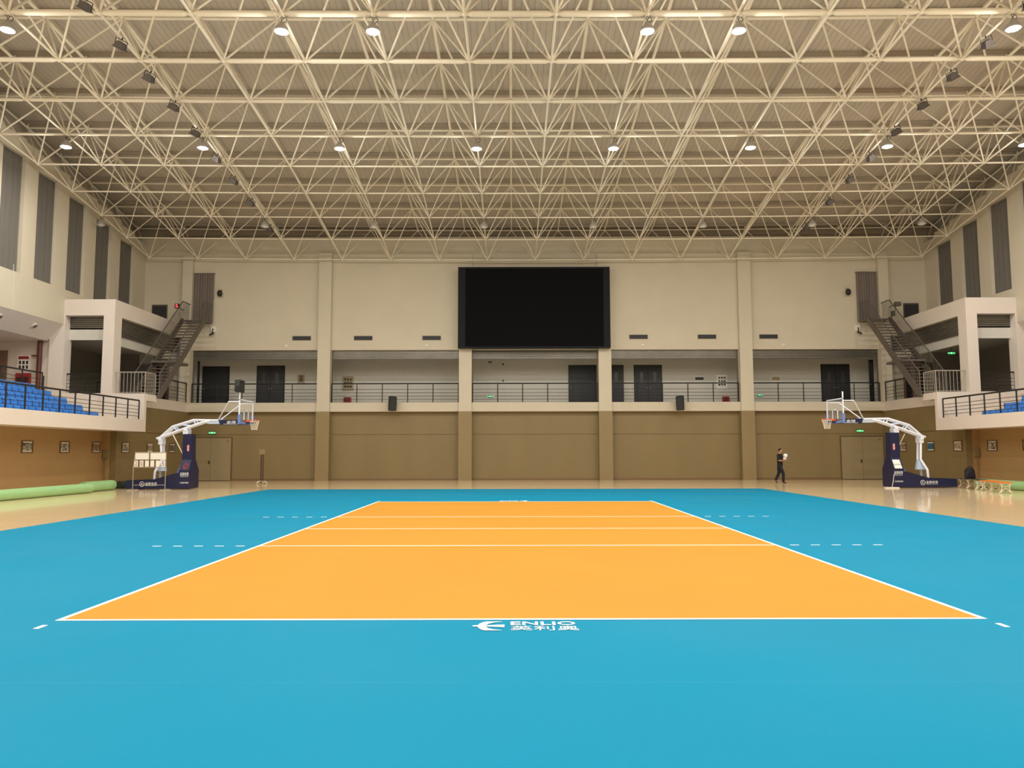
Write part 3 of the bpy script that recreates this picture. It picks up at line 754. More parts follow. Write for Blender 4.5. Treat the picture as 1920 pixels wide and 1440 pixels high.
# ------------------------------------------------------------------ side stairs, platform railings, corner galleries
def stair(s):
    nm = 'left' if s < 0 else 'right'
    X = lambda x: S(x, s)
    t = thing('steel_stair', 'steep grey steel stair on the %s climbing to the curtained doorway' % nm, 'stair', (X(-18.0), 38.3, 4.4))
    xa, xb = -18.60, -17.35
    p0, p1 = Vector((0, 38.15, 4.35)), Vector((0, 43.55, 9.05))
    d = (p1-p0).normalized(); nrm = Vector((0, -d.z, d.y))
    for xx in (xa, xb):
        prof = [(p0.y, p0.z-0.1), (p0.y+0.28, p0.z-0.1), (p1.y+0.1, p1.z-0.14), (p1.y+0.1, p1.z+0.10), (p1.y-.1, p1.z+.10), (p0.y-.02, p0.z+.16)]
        MB().prism(prof, lambda u, v, q: (X(q), u, v), xx-0.03, xx+0.03).build('stringer', GREYST, t)
    N = 24
    for i in range(1, N):
        c = p0.lerp(p1, i/N); MB().box(X(xa), X(xb), c.y, c.y+0.24, c.z-.02, c.z+.02).build('tread', GREYST, t)
    MB().box(X(xa), X(xb), 43.5, yc-0.12, 9.0, 9.06).build('top_landing', GREYST, t)
    MB().box(X(xa), X(xb), 39.9, 41.6, 6.22, 6.34).build('mid_landing', GREYST, t)
    for xx in (xa, xb):
        q0, q1 = p0+Vector((0,0.1,1.15)), p1+Vector((0,0,1.08))
        pts = [(X(xx), q0.y, q0.z-0.95), (X(xx), q0.y, q0.z), (X(xx), q1.y, q1.z), (X(xx), yc-0.14, q1.z)]
        MB().tube(pts, 0.028, 8).build('handrail', GREYST, t)
        m = MB(); nb_ = 34
        for i in range(1, nb_):
            c0 = p0.lerp(p1, i/nb_); c1 = q0.lerp(q1, i/nb_); m.cyl((X(xx), c0.y, c0.z+.02), (X(xx), c0.y, c1.z-0.09), 0.011, 5)
        for i in range(6): yy = 43.6+0.15*i; m.cyl((X(xx), yy, 9.05), (X(xx), yy, q1.z), 0.011, 5)
        m.build('balusters', GREYST, t)
    MB().cyl((X(xa+.1), 41.0, 4.45), (X(xa+.1), 41.0, 6.6), 0.05, 8).build('support_post', GREYST, t)
    # pale platform railing
    r = thing('platform_railing', 'pale grey upright-bar railing around the landing at the foot of the %s stair' % nm, 'railing', (X(-17.6), YL, 4.4))
    zt = 5.45
    pts = [(X(-18.98), YL+0.08, zt), (X(-17.55), YL+0.08, zt), (X(-17.53), 38.2, zt)]
    MB().tube(pts, 0.028, 8).build('top_rail', GREYRL, r)
    m = MB(); m.tube([(p[0], p[1], 4.48) for p in pts], 0.014, 6)
    for i in range(9): u = -18.92+1.37*i/8; m.cyl((X(u), YL+.08, 4.4), (X(u), YL+.08, zt), 0.012, 5)
    for i in range(1, 8): m.cyl((X(-17.54), YL+.08+1.1*i/7.5, 4.4), (X(-17.54), YL+.08+1.1*i/7.5, zt), 0.012, 5)
    m.build('balusters', GREYRL, r)
    for c in (pts[1], pts[2]): MB().cyl((c[0], c[1], 4.4), c, 0.024, 6).build('post', GREYRL, r)
    # side gallery black railing between stair and corner
    railing((X(XN+0.0), 41.0, 0), (X(XN), 44.5, 0), ZG, 5.55, 4, 'short black railing along the side gallery beside the %s corner column' % nm, 'black railings beside the corner columns')
    railing((X(-19.65), YL+0.2, 0), (X(-21.4), YL+0.2, 0), 4.42, 5.38, 3, 'black railing in the dark %s gallery opening beside the white column' % nm, 'black railings in the dark side openings')
    railing((X(-20.0), YL+2.6, 0), (X(-21.2), YL+2.6, 0), 4.45, 5.2, 3, 'inner black railing deep inside the dark %s gallery opening' % nm, 'inner railings in the side galleries')
    railing((X(-21.62), 15.2, 0), (X(-21.62), 35.75, 0), 4.30, 5.28, 15, 'black railing at the top of the %s stand in front of the corridor' % nm, 'black railings at the top of the stands')
    # balcony railing
    railing((X(-17.55), 36.66-1.075*22, 0), (X(-17.55), 36.66, 0), 3.17, 4.06, 23, 'long black railing along the %s stand balcony edge' % nm, 'black railings along the stand balconies', 4, 0.032)
    shutter(min(X(-19.58), X(-21.45)), max(X(-19.58), X(-21.45)), YL+0.3, 7.6, 8.16, 'ribbed roller shutter above the dark %s opening facing the court end' % nm, 6)
    shutter(YL+0.58, YW-0.3, None, 7.35, 8.15, 'ribbed roller shutter along the %s side gallery beside the stair' % nm, 7, False, X(-19.3), -s)
    # things on the roof terrace: dark hatch
    a, b = X(-20.98), X(-20.08)
    o = thing('roof_hatch', 'small dark doorway on the back wall above the %s white frame' % nm, 'hatch', ((a+b)/2, YW-0.1, 8.95))
    MB().box(a, b, YW-.14, YW-.1, 8.95, 10.2).build('frame', GREYST, o); MB().box(min(a,b)+.05, max(a,b)-.05, YW-.16, YW-.14, 8.95, 10.12).build('door_leaf', DARK, o)
    # ptz camera and bullet camera
    x = X(-16.93) if s < 0 else 19.45; z = 10.75
    o = thing('dome_camera', 'black dome camera on the back wall beside the %s curtain' % nm, 'camera', (x, yv, z))
    MB().box(x-.06, x+.06, yv-.25, yv, z+.22, z+.3).build('bracket', GREYRL, o); MB().lathe((x, yv-.25, z), [(0,.22),(.1,.2),(.14,.1),(.14,0),(.11,-.1),(0,-.16)], 14).build('dome', BLACK, o)
    x = X(-17.30); z = 8.55
    o = thing('bullet_camera', 'small camera under a white box by the top of the %s stair' % nm, 'camera', (x, yv, z))
    MB().bbox(x-.13, x+.13, yv-.12, yv, z, z+.35, .01).build('junction_box', PAPER, o); MB().cyl((x, yv-.14, z+.2), (x, yv-.2, z-.1), .03).cyl((x-.05*s, yv-.16, z-.08), (x+.12*s, yv-.32, z-.2), .05, 10).build('camera_body', BLACK, o)
    # pipes in the side gallery
    for q, (xx, yy) in enumerate(((-19.65, 43.4), (-19.62, 44.2), (-19.65, 42.7))):
        o = tag(MB().cyl((X(xx), yy, ZG), (X(xx), yy, 7.35), 0.075, 10).build('standpipe', PIPE, None, (X(xx), yy, ZG)), 'brown vertical pipe in the %s side gallery behind the stair, %s' % (nm, ['middle one','nearest the corner column','nearest the dark doorway'][q]), 'pipe', 'brown pipes behind the stairs')
    o = thing('gallery_door', 'dark doorway inside the %s side gallery under the stair' % nm, 'door', (X(-20.9), YW-.05, ZG))
    lf = MB().box(X(-20.0), X(-21.6), YW-.20, YW-.11, ZG, 6.7).build('door_leaf', DARK, o); MB().cyl((X(-20.15), YW-.25, 5.5), (X(-20.15), YW-.2, 5.5), .02).build('door_handle', GREYRL, lf)
for s in (-1, 1): stair(s)
# wall of corner gallery back (inside the frame box)
exit_sign(22.9, 40.5, 6.62, 'green exit sign hanging in the right side gallery above the stair foot', 0.36, 0.16)
exit_hang = bpy.data.objects  # (sign hangs from its stem)
for ob in list(COL.objects):
    if ob.name.startswith('exit_sign') and ob.get('label','').startswith('green exit sign hanging'):
        MB().cyl((22.9, 40.48, 6.78), (22.9, 40.48, 7.3), 0.012, 6).build('stem', GREYST, ob)
# red fire-hose sign / clock on left, lamp pair on the right
o = thing('digital_clock', 'small red lit numeral display on a bracket by the left stair', 'display', (-18.95, 43.6, 9.75))
MB().bbox(-19.08, -18.80, 43.55, 43.65, 9.72, 10.0, 0.02).build('case', BLACK, o); MB().cyl((-18.94,43.65,9.8),(-18.94,44.6,9.8),.02).build('arm', BLACK, o)
MB().text('5', (-19.02, 43.54, 9.77), (1,0,0), (0,0,1), 0.15, 0.18).build('numeral', mat('red_led', (255,60,60), 0.5, emit=(255,70,70), estr=3), o, fix=False)
o = thing('spotlight_pair', 'dark twin spotlight on a bracket by the right stair', 'spotlight', (21.75, 43.6, 9.75))
MB().bbox(21.6, 21.95, 43.5, 43.7, 9.78, 10.02, 0.02).build('head', FLOODM, o); MB().bbox(21.42, 21.6, 43.5, 43.7, 9.2, 9.5, 0.02).build('head', FLOODM, o); MB().tube([(21.75,43.7,9.9),(21.75,44.6,9.9)], .025).cyl((21.6,43.6,9.4),(21.75,43.7,9.9),.02).build('arm', BLACK, o)

# sensors and downlights of the stands
for s in (-1, 1):
    for q, y in enumerate((32.75, 35.2)):
        x = S(-21.80, s); z = 7.52
        o = thing('downlight', 'round recessed downlight in the sloping soffit above the %s stand, %s' % ('left' if s < 0 else 'right', 'nearer the court end' if q else 'nearer the camera'), 'downlight', (x, y, z), 'round soffit lights')
        d = Vector((0.62*(-s)*1.0, 0, -0.78)); d.x = 0.62 if s < 0 else -0.62; c = Vector((x, y, z-0.09))
        MB().cyl(c, c+d*0.10, 0.15, 18).build('ring', WHITE, o); MB().cyl(c+d*0.10, c+d*0.115, 0.10, 18).build('lens', GREYST, o)
# corridor corner fittings on the left
yk = YL+0.02
poster_f = cells(2, 3, INK, hdr=0.25, hm=REDST); poster_f.h = 0.75
o = thing('notice_board', 'white notice with a red header on the left corridor wall above the stand', 'notice', (-23.37, yk, 5.55))
MB().box(-23.68, -23.06, yk-.03, yk, 5.55, 6.27).build('backing', PAPER, o); MB().box(-23.62,-23.12,yk-.036,yk-.03,6.08,6.22).build('header', REDST, o)
m = MB()
for r_ in range(2):
    for c_ in range(3): m.box(-23.58+.17*c_, -23.48+.17*c_, yk-.036, yk-.03, 5.62+.22*r_, 5.78+.22*r_)
m.build('printing', INK, o)
o = thing('fire_box', 'red fire box under the red-headed notice on the left corridor wall', 'fire box', (-23.3, yk, 4.9))
MB().box(-23.65, -22.98, yk-.15, yk, 4.85, 5.4).build('cabinet', REDST, o); MB().box(-23.6,-23.03,yk-.16,yk-.15,4.95,5.2).build('door_panel', mat('red_dark3',(70,25,25),0.4), o)
o = MB().cyl((-22.55, YL-0.12, 4.3), (-22.55, YL-0.12, 6.95), 0.11, 12).box(-22.9,-22.6,YL-.2,YL-.12,6.2,6.26).build('standpipe', PIPE, None, (-22.55, YL-.12, 4.3)); tag(o, 'thick reddish brown pipe at the corner of the left corridor above the stand', 'pipe')
o = struct('door_3', MB().box(-25.0, -24.15, yk-.05, yk, 4.3, 6.5), BROWN, 'brown door at the left end of the left corridor')
MB().cyl((-24.25, yk-.1, 5.3), (-24.25, yk-.05, 5.3), .03).build('door_handle', GREYST, o)
o = MB().cyl((-21.9, 36.3, 4.3), (-21.9, 36.3, 5.2), 0.04, 8).build('rail_post', BLACK, None, (-21.9, 36.3, 4.3)); tag(o, 'lone black post between the left stand and the white wall', 'post')
o = MB().tube([(-21.43, 33.0, 9.7), (-21.43, 33.1, 7.9), (-21.55, 33.15, 7.6)], 0.009, 6).build('hanging_cord', PAPER, None, (-21.43, 33.6, 7.6)); tag(o, 'thin white cord hanging down the left upper wall', 'cord')

# ------------------------------------------------------------------ seats
def make_seat():
    r = bpy.data.objects.new('stadium_seat', None); COL.objects.link(r)
    # seat faces +x (towards the court), width along y, origin on the step
    prof = [(0.20,0.40),(0.17,0.43),(0.0,0.41),(-0.15,0.40),(-0.20,0.43)]
    def shell(pr, th, hw, curve):
        mb = MB(); n = 6; vs = []
        for side_ in (0, 1):
            for (a, z) in pr:
                for i in range(n+1):
                    u = -1+2*i/n; cx = curve*(u*u)
                    vs.append((a+(cx if pr is not prof else 0)-(th if side_ else 0)*(0 if pr is prof else 1), u*hw*(1-0.06*abs(u)), z+(0.02*u*u if pr is prof else 0)-(th if side_ else 0)*(1 if pr is prof else 0)))
        L = len(pr); W_ = n+1; K = L*W_
        fs = []
        for j in range(L-1):
            for i in range(n):
                a = j*W_+i; fs.append((a, a+1, a+W_+1, a+W_)); fs.append((K+a, K+a+W_, K+a+W_+1, K+a+1))
        for i in range(n): fs.append((i, K+i, K+i+1, i+1)); e = (L-1)*W_+i; fs.append((e, e+1, K+e+1, K+e))
        for j in range(L-1): a = j*W_; fs.append((a, a+W_, K+a+W_, K+a)); a += n; fs.append((a, K+a, K+a+W_, a+W_))
        mb.add(vs, fs, True); return mb
    o = shell(prof, 0.03, 0.215, 0).build('seat', BLUESEAT, None); o.parent = r
    bk = [(-0.19,0.42),(-0.22,0.50),(-0.24,0.62),(-0.26,0.72),(-0.30,0.75)]
    o = shell(bk, 0.025, 0.215, 0.05).build('backrest', BLUESEAT, None); o.parent = r
    o = MB().box(-0.12,-0.06,-0.15,-0.11,0,0.4).box(-0.12,-0.06,0.11,0.15,0,0.4).box(-0.14,0.1,-0.15,0.15,0.36,0.39).build('bracket', GREYST, None); o.parent = r
    return r
seat0 = make_seat(); su = False
for s in (-1, 1):
    sn = 'left' if s < 0 else 'right'
    for r_ in range(5):
        X = S(-18.35-0.72*r_, s); z = 2.68+0.317*r_
        nvis = ([20, 20, 20, 20, 20] if s < 0 else [16, 15, 14, 13, 12])[r_]
        for q in range(nvis):
            y = 34.75-0.46*q
            if s > 0: y += (0.35, -0.15, -0.25, -0.35, -0.45)[r_]
            o = seat0 if not su else copy_tree(seat0); su = True
            o.location = (X, y, z); o.rotation_euler = (0, 0, 0 if s < 0 else PI)
            tag(o, 'blue seat in the %s stand, %s row up, %s from its far end' % (sn, ORD[r_], ORD[q]), 'seat', 'blue seats of the %s stand' % sn)
for q, (xa, y, zt) in enumerate(((21.44, 34.0, 3.42), (22.16, 34.95, 3.76))):
    o = MB().bbox(xa-.07, xa+.07, y-.16, y+.16, zt-0.42, zt, .02).build('step_block', REDST, None, (xa, y, zt-.45)); tag(o, 'red block among the seats of the right stand, %s one' % ('lower' if q == 0 else 'upper'), 'step')

# ------------------------------------------------------------------ pictures along the lower side walls
def art(name, c1, c2, sc):
    m = bpy.data.materials.new(name); m.use_nodes = True; nt = m.node_tree; b = nt.nodes['Principled BSDF']
    tc = nt.nodes.new('ShaderNodeTexCoord'); n = nt.nodes.new('ShaderNodeTexNoise'); n.inputs['Scale'].default_value = sc; n.inputs['Distortion'].default_value = 1.5; n.inputs['Detail'].default_value = 3
    cr = nt.nodes.new('ShaderNodeValToRGB'); cr.color_ramp.elements[0].color = lin(*c1); cr.color_ramp.elements[1].color = lin(*c2); cr.color_ramp.elements[0].position = 0.42; cr.color_ramp.elements[1].position = 0.58
    nt.links.new(tc.outputs['Object'], n.inputs['Vector']); nt.links.new(n.outputs['Fac'], cr.inputs[0]); nt.links.new(cr.outputs[0], b.inputs['Base Color']); b.inputs['Roughness'].default_value = 0.35
    return m
ARTS = [art('art_a', (40,52,62), (200,190,165), 7), art('art_b', (42,44,48), (205,195,175), 5), art('art_c', (110,80,55), (180,155,120), 6), art('art_d', (60,58,50), (190,178,155), 4), art('art_e', (90,75,55), (200,185,160), 9), art('art_f', (50,55,60), (120,120,110), 4),
        art('art_g', (70,60,50), (190,170,140), 8), art('art_h', (30,80,110), (60,120,150), 2), art('art_i', (110,85,60), (225,210,180), 14), art('art_j', (45,50,50), (215,205,180), 5), art('art_k', (190,160,110), (215,190,150), 3)]
def picture(s, X, y, ai, label, blank=False):
    n_ = -1 if s > 0 else 1
    z = 1.86; h = 0.245; hw = 0.36
    o = thing('framed_picture', label, 'picture', (X, y, z-h), 'framed pictures on the %s lower wall' % ('left' if s < 0 else 'right'))
    m = MB(); x1 = X+n_*0.035
    m.box(X, x1, y-hw, y+hw, z+h-.035, z+h); m.box(X, x1, y-hw, y+hw, z-h, z-h+.035); m.box(X, x1, y-hw, y-hw+.045, z-h+.035, z+h-.035); m.box(X, x1, y+hw-.045, y+hw, z-h+.035, z+h-.035)
    m.build('frame', WOODF, o)
    MB().box(X, X+n_*0.01, y-hw+.03, y+hw-.03, z-h+.02, z+h-.02).build('mount', PAPER if not blank else TANCOL, o)
    MB().box(X+n_*0.01, X+n_*0.014, y-hw+.06, y+hw-.06, z-h+.085, z+h-.085).build('print', ARTS[ai], o)
LP = ['blue-grey picture with pale streaks, nearest the camera on the left wall','dark and cream landscape picture, second along the left wall','brownish landscape picture, last before the corner box on the left wall','grey landscape picture just past the wall edge, behind the scoreboard side','pale brown picture half hidden by the top of the flip scoreboard','dark picture behind the left hoop stand strut']
for k_, y in enumerate((31.05, 33.65, 36.2)): picture(-1, -19.25, y, k_, LP[k_])
for k_, y in enumerate((37.71, 40.25, 42.87)): picture(-1, XN, y, k_+3, LP[k_+3])
RP = ['dark picture behind the right hoop stand strut','deep blue picture between the right hoop stand and its rear legs','brown lattice patterned picture left of the wall edge','black and cream picture above the orange bench','pale picture cut by the right edge of the photo']
for k_, y in enumerate((42.75, 39.95, 37.5)): picture(1, S(XN,1), y, k_+6, RP[k_])
for k_, y in enumerate((35.8, 33.3)): picture(1, S(-19.25,1), y, k_+9, RP[k_+3], k_ == 1)
# conduit boxes
o = thing('conduit_box', 'tan box on a conduit at the left wall edge', 'electric box', (-19.0, YL-.3, 0)); MB().bbox(-19.22,-18.98,YL-.36,YL-.25,1.35,1.75,.01).build('box', TANCOL, o); MB().cyl((-19.1,YL-.29,0),(-19.1,YL-.29,1.35),.03).build('conduit', TANCOL, o)
o = thing('conduit_box', 'tan box on the right wall near the edge by the lattice picture', 'electric box', (S(-19.0,1), YL-.3, 1.3)); MB().bbox(S(-19.22,1),S(-18.98,1),YL-.36,YL-.25,1.35,1.75,.01).build('box', TANCOL, o); MB().cyl((S(-19.1,1),YL-.29,0),(S(-19.1,1),YL-.29,1.35),.02).build('conduit', TANCOL, o)
o = struct('window_1', MB().box(S(XN,1)-.03, S(XN,1), 38.6, 39.2, 2.75, 3.72), GROOVE, 'narrow brown frame on the right wall'); MB().box(S(XN,1)-.04, S(XN,1)-.02, 38.7, 39.1, 2.83, 3.64).build('pane', TANCOL, o)

# ------------------------------------------------------------------ basketball stands
def bball(cx, s, label, clock):
    """local x towards the hoop, local z up; s=+1: hoop to +X"""
    CYB = 35.1
    t = thing('basketball_stand', label, 'basketball stand', (cx, CYB, 0), 'basketball stands')
    P = lambda x, y, z: (cx+s*x, CYB+s*y, z)
    fnp = lambda u, v, q: P(u, q, v)
    # base
    MB().prism([(0.02,0.04),(0.02,0.72),(-0.40,0.74),(-0.62,0.70),(-1.45,0.46),(-1.55,0.44),(-2.72,0.40),(-2.74,0.04)], fnp, -0.53, 0.53).build('base_pad', NAVY, t)
    # front column pad
    b = MB(); fo = [(0.02,0.06),(0.0,1.2),(-0.03,2.44),(-0.41,2.44),(-0.42,1.4),(-0.40,0.7)]
    b.prism(fo, fnp, -0.24, 0.24)
    b.prism([(0.03,0.05),(0.025,1.15),(-0.30,1.15),(-0.42,0.7),(-0.42,0.05)], fnp, -0.54, 0.54) if False else None
    col_ = b.build('column_pad', NAVY, t)
    sec = [(0.05,-0.42,0.04,0.535),(0.85,-0.42,0.035,0.532),(1.30,-0.425,0.005,0.245)]
    vv_ = [P(x_, y_, z_) for z_, xa_, xb_, hy in sec for x_, y_ in ((xa_,-hy),(xb_,-hy),(xb_,hy),(xa_,hy))]
    MB().add(vv_, [(0,1,2,3),(8,9,10,11)]+[(4*l+q, 4*l+(q+1)%4, 4*l+4+(q+1)%4, 4*l+4+q) for l in (0,1) for q in range(4)]).build('lower_pad', NAVY, t)
    MB().prism([(-0.30,1.28),(-0.42,1.28),(-0.66,0.72),(-0.42,0.72)], fnp, -0.20, 0.20).build('slanted_pad', LBLUE, t)
    # parallelogram arm
    for yy in (-0.16, 0.16):
        up_pts = [P(-1.50,yy,2.27), P(-0.93,yy,2.78), P(0.0,yy,3.07), P(1.1,yy,3.05)]
        lo_pts = [P(-1.62,yy,2.24), P(-0.36,yy,2.70), P(0.42,yy,2.97), P(0.72,yy,3.01)]
        MB().tube(up_pts, 0.045, 8).build('arm_tube', STANDW, t)
        MB().tube(lo_pts, 0.05, 8).build('arm_tube', STANDW, t)
        m = MB(); m.cyl(P(-0.88,yy,2.76), P(-0.70,yy,2.58), 0.035); m.cyl(P(-0.55,yy,2.86), P(-0.05,yy,2.80), 0.035); m.cyl(P(0.02,yy,3.05), P(0.10,yy,2.86), 0.035)
        m.build('arm_brace', PALEBLUE, t)
    MB().box(*sorted((P(0.60,0,0)[0], P(1.32,0,0)[0])), CYB-.16, CYB+.16, 2.90, 3.09).build('arm_beam', PALEBLUE, t)
    MB().box(*sorted((P(-0.44,0,0)[0], P(-0.22,0,0)[0])), CYB-.2, CYB+.2, 2.44, 2.62).cyl(P(-0.33,-.24,2.66), P(-0.33,.24,2.66), 0.075, 12).build('hinge', STANDW, t)
    MB().cyl(P(-1.45,-.24,2.2), P(-1.45,.24,2.2), 0.075, 12).box(*sorted((P(-1.52,0,0)[0], P(-1.36,0,0)[0])), CYB-.2, CYB+.2, 1.98, 2.18).build('rear_hinge', STANDW, t)
    for yy in (-0.13, 0.13):
        MB().tube([P(-1.43,yy,2.1), P(-1.38,yy,1.25), P(-1.58,yy*2.2,0.78), P(-1.60,yy*2.2,0.44)], 0.055, 8).build('rear_strut', STANDW, t)
    MB().prism([(-1.30,1.2),(-1.42,1.2),(-1.62,0.80),(-1.22,0.80)], fnp, -0.10, 0.10).build('counterweight_frame', PALEBLUE, t)
    for yy in (-0.17,): MB().cyl(P(-0.42,yy,1.55), P(-0.88,yy,2.40), 0.022, 8).build('gas_strut', NET, t)
    # padded arm end
    b = MB(); x0, x1 = 1.18, 2.28
    b.prism([(x0-.05,3.07),(x1,3.07),(x1,2.85),(x0+.03,2.85)], fnp, -0.2, 0.2); pad = b.build('arm_pad', NAVY, t)
    MB().box(*sorted((P(2.2,0,0)[0], P(2.62,0,0)[0])), CYB-.12, CYB+.12, 2.90, 2.97).build('rim_arm', NAVY, t)
    # backboard
    xb = 2.30
    MB().box(*sorted((P(xb-.006,0,0)[0], P(xb+.006,0,0)[0])), CYB-.89, CYB+.89, 2.92, 3.94).build('backboard_glass', GLASS, t)
    f = MB()
    for a, c, z0, z1 in ((-.9,-.85,2.9,3.95),(.85,.9,2.9,3.95),(-.9,.9,3.91,3.96),(-.9,.9,2.89,2.94)):
        f.box(*sorted((P(xb-.02,0,0)[0], P(xb+.02,0,0)[0])), CYB+a, CYB+c, z0, z1)
    f.build('backboard_frame', STANDW, t)
    f = MB()
    for a, c, z0, z1 in ((-.295,-.255,3.05,3.5),(.255,.295,3.05,3.5),(-.295,.295,3.46,3.5)):
        f.box(*sorted((P(xb-.012,0,0)[0], P(xb+.012,0,0)[0])), CYB+a, CYB+c, z0, z1)
    f.build('target_square', STANDW, t)
    f = MB()
    for yy in (-.9, .9): f.bbox(*sorted((P(xb-.05,0,0)[0], P(xb+.06,0,0)[0])), CYB+yy-.04, CYB+yy+.04, 2.87, 3.28, .015)
    f.bbox(*sorted((P(xb-.05,0,0)[0], P(xb+.05,0,0)[0])), CYB-.9, CYB+.9, 2.86, 2.93, .015)
    f.build('edge_padding', LBLUE, t)
    for yy in (-.8, .8):
        MB().tube([P(1.10,yy*.15,3.08), P(1.78,yy,3.84), P(2.25,yy,3.84)], 0.024, 8).build('board_stay', STANDW, t)
    # rim and net
    rc = P(xb+0.375, 0, 3.05)
    MB().torus(rc, 0.225, 0.012, 28, 8).box(*sorted((P(xb,0,0)[0], P(xb+.16,0,0)[0])), CYB-.06, CYB+.06, 2.96, 3.06).build('rim', ORANGE, t)
    n = MB(); K = 12
    def np_(k, lv):
        r = (0.222, 0.19, 0.16, 0.135, 0.125)[lv]; a = 2*PI*(k+0.5*(lv % 2))/K
        return (rc[0]+r*math.cos(a), rc[1]+r*math.sin(a), 3.04-0.105*lv)
    for lv in range(4):
        for k_ in range(K):
            q = np_(k_, lv); n.cyl(q, np_(k_, lv+1), 0.0065, 4, cap=False)
            n.cyl(q, np_(k_-1 if lv % 2 == 0 else k_+1, lv+1), 0.0065, 4, cap=False)
    n.build('net', NET, t, fix=False)
    # pole for the shot clock
    ph = 4.4
    pl = MB().cyl(P(1.98 if clock else 1.93, 0, 3.07), P(1.98 if clock else 1.93, 0, ph if clock else 4.30), 0.035, 8).build('clock_pole', STANDW, t)
    if clock:
        MB().bbox(*sorted((P(1.84,0,0)[0], P(2.10,0,0)[0])), CYB-.3, CYB+.3, 4.32, 4.86, .02).build('shot_clock', BLACK, t)
        MB().box(*sorted((P(1.87,0,0)[0], P(2.07,0,0)[0])), CYB-.305, CYB-.3, 4.58, 4.83).build('clock_face', DARKG, t)
    # lettering on both long sides
    for sd in (-1, 1):
        yy = CYB+sd*0.535
        # reading direction on side facing -Y is +X, on the other side -X
        ux = Vector((1,0,0)) if sd < 0 else Vector((-1,0,0)); uz = Vector((0,0,1)); off = sd*0.004
        lt = MB()
        def L(txt, xl, z, w_, h_, y_, sh=0.0):
            # xl : local coordinate centre
            c = Vector((cx+s*xl, y_+off, z)); MB().text(txt, c-ux*w_/2, ux, uz, w_, h_, sh).build('lettering', WHITEM, t, fix=False)
        L('金陵', 1.70, 2.90, 0.42, 0.13, CYB+sd*0.2, 0.15); 
        lt.box(cx+s*1.70-.34, cx+s*1.70+.34, CYB+sd*0.2, CYB+sd*0.204, 2.875, 2.885)
        L('金陵体育', -0.17, 0.60, 0.38, 0.15, yy); L('JINLING SPORTS', -0.17, 0.54, 0.34, 0.04, yy); L('江苏金陵体育器材', -0.17, 0.26, 0.38, 0.07, yy)
        L('金陵体育', -1.62, 0.20, 0.52, 0.12, yy); L('JINLING SPORTS', -1.62, 0.15, 0.5, 0.035, yy)
        lt.build('underline', WHITEM, t, fix=False)
        em = MB(); c = (cx+s*-1.62-ux.x*0.40, yy+off, 0.24)
        em.torus(c, 0.10, 0.010, 24, 4, fn=lambda p: (p[0], p[2]*0.1, p[1]))
        em.text('JL', Vector((c[0],c[1],c[2]))-ux*0.06+Vector((0,0,-0.05)), ux, uz, 0.12, 0.10)
        em.build('emblem', WHITEM, t, fix=False)
        rd = MB(); c = (cx+s*-0.17, CYB+sd*0.428, 1.02)
        rd.torus(c, 0.13, 0.014, 20, 4, fn=lambda p: (p[0]*0.75, p[2]*0.1-sd*p[1]*0.638, p[1])); rd.torus(c, 0.07, 0.014, 16, 4, fn=lambda p: (p[0]*0.9, p[2]*0.1-sd*p[1]*1.1*0.638, p[1]*1.1))
        if clock: rd.build('red_emblem', mat('emblem_red%d' % sd, (170,60,55), 0.6), t, fix=False)
        st_ = MB(); st_.box(cx+s*-0.16-.045, cx+s*-0.16+.045, CYB+sd*0.241, CYB+sd*0.245, 1.68, 1.95); st_.build('sticker', mat('sticker%d%d' % (sd, s), (220,150,140), 0.6), t)
    # wheels under base
    return t
bball(-14.27, 1, 'portable basketball hoop stand on the left with a black shot clock box on its pole', True)
tR = bball(16.80, -1, 'portable basketball hoop stand on the right with white notices on its column', False)
m = MB()
for za, zb_ in ((1.24, 1.04), (1.02, 0.86)):
    ya, yb_ = 35.1-.30-(1.24-za)*.64, 35.1-.30-(1.24-zb_)*.64
    m.add([(16.82,ya,za),(17.14,ya,za),(17.14,yb_,zb_),(16.82,yb_,zb_),(16.82,ya-.01,za),(17.14,ya-.01,za),(17.14,yb_-.01,zb_),(16.82,yb_-.01,zb_)], [(0,1,2,3),(4,7,6,5),(0,4,5,1),(1,5,6,2),(2,6,7,3),(3,7,4,0)])
m.build('paper_notice', PAPER, tR)

# flip scoreboard
xs0, xs1, yy = -16.42, -15.02, 34.0
t = thing('flip_scoreboard', 'standing white flip scoreboard showing red and white cards ending in 5', 'scoreboard', ((xs0+xs1)/2, yy, 0))
for xx in (xs0, xs1):
    MB().tube([(xx, yy, 0.02), (xx, yy, 1.0), (xx+(0.07 if xx == xs0 else -0.0), yy, 1.62)], 0.016, 6).build('leg', GREYRL, t)
    MB().tube([(xx-.12, yy-.25, 0.02), (xx, yy, 0.03), (xx+.12, yy+.25, 0.02)], 0.016, 6).build('foot', GREYRL, t)
MB().tube([(xs0, yy, 0.22), (xs1, yy, 0.22)], 0.012, 6).tube([(xs0, yy, 0.98), (xs1, yy, 0.98)], 0.014, 6).build('crossbar', GREYRL, t)
for a, b in ((xs0+.07, -15.76), (-15.70, xs1)): MB().box(a, b, yy-.01, yy+.01, 1.32, 1.60).build('header_panel', PAPER, t)
MB().tube([(xs0+.05, yy, 1.62), (xs1, yy, 1.62)], 0.02, 6).build('top_bar', GREYRL, t)
cw = (xs1-xs0)/6
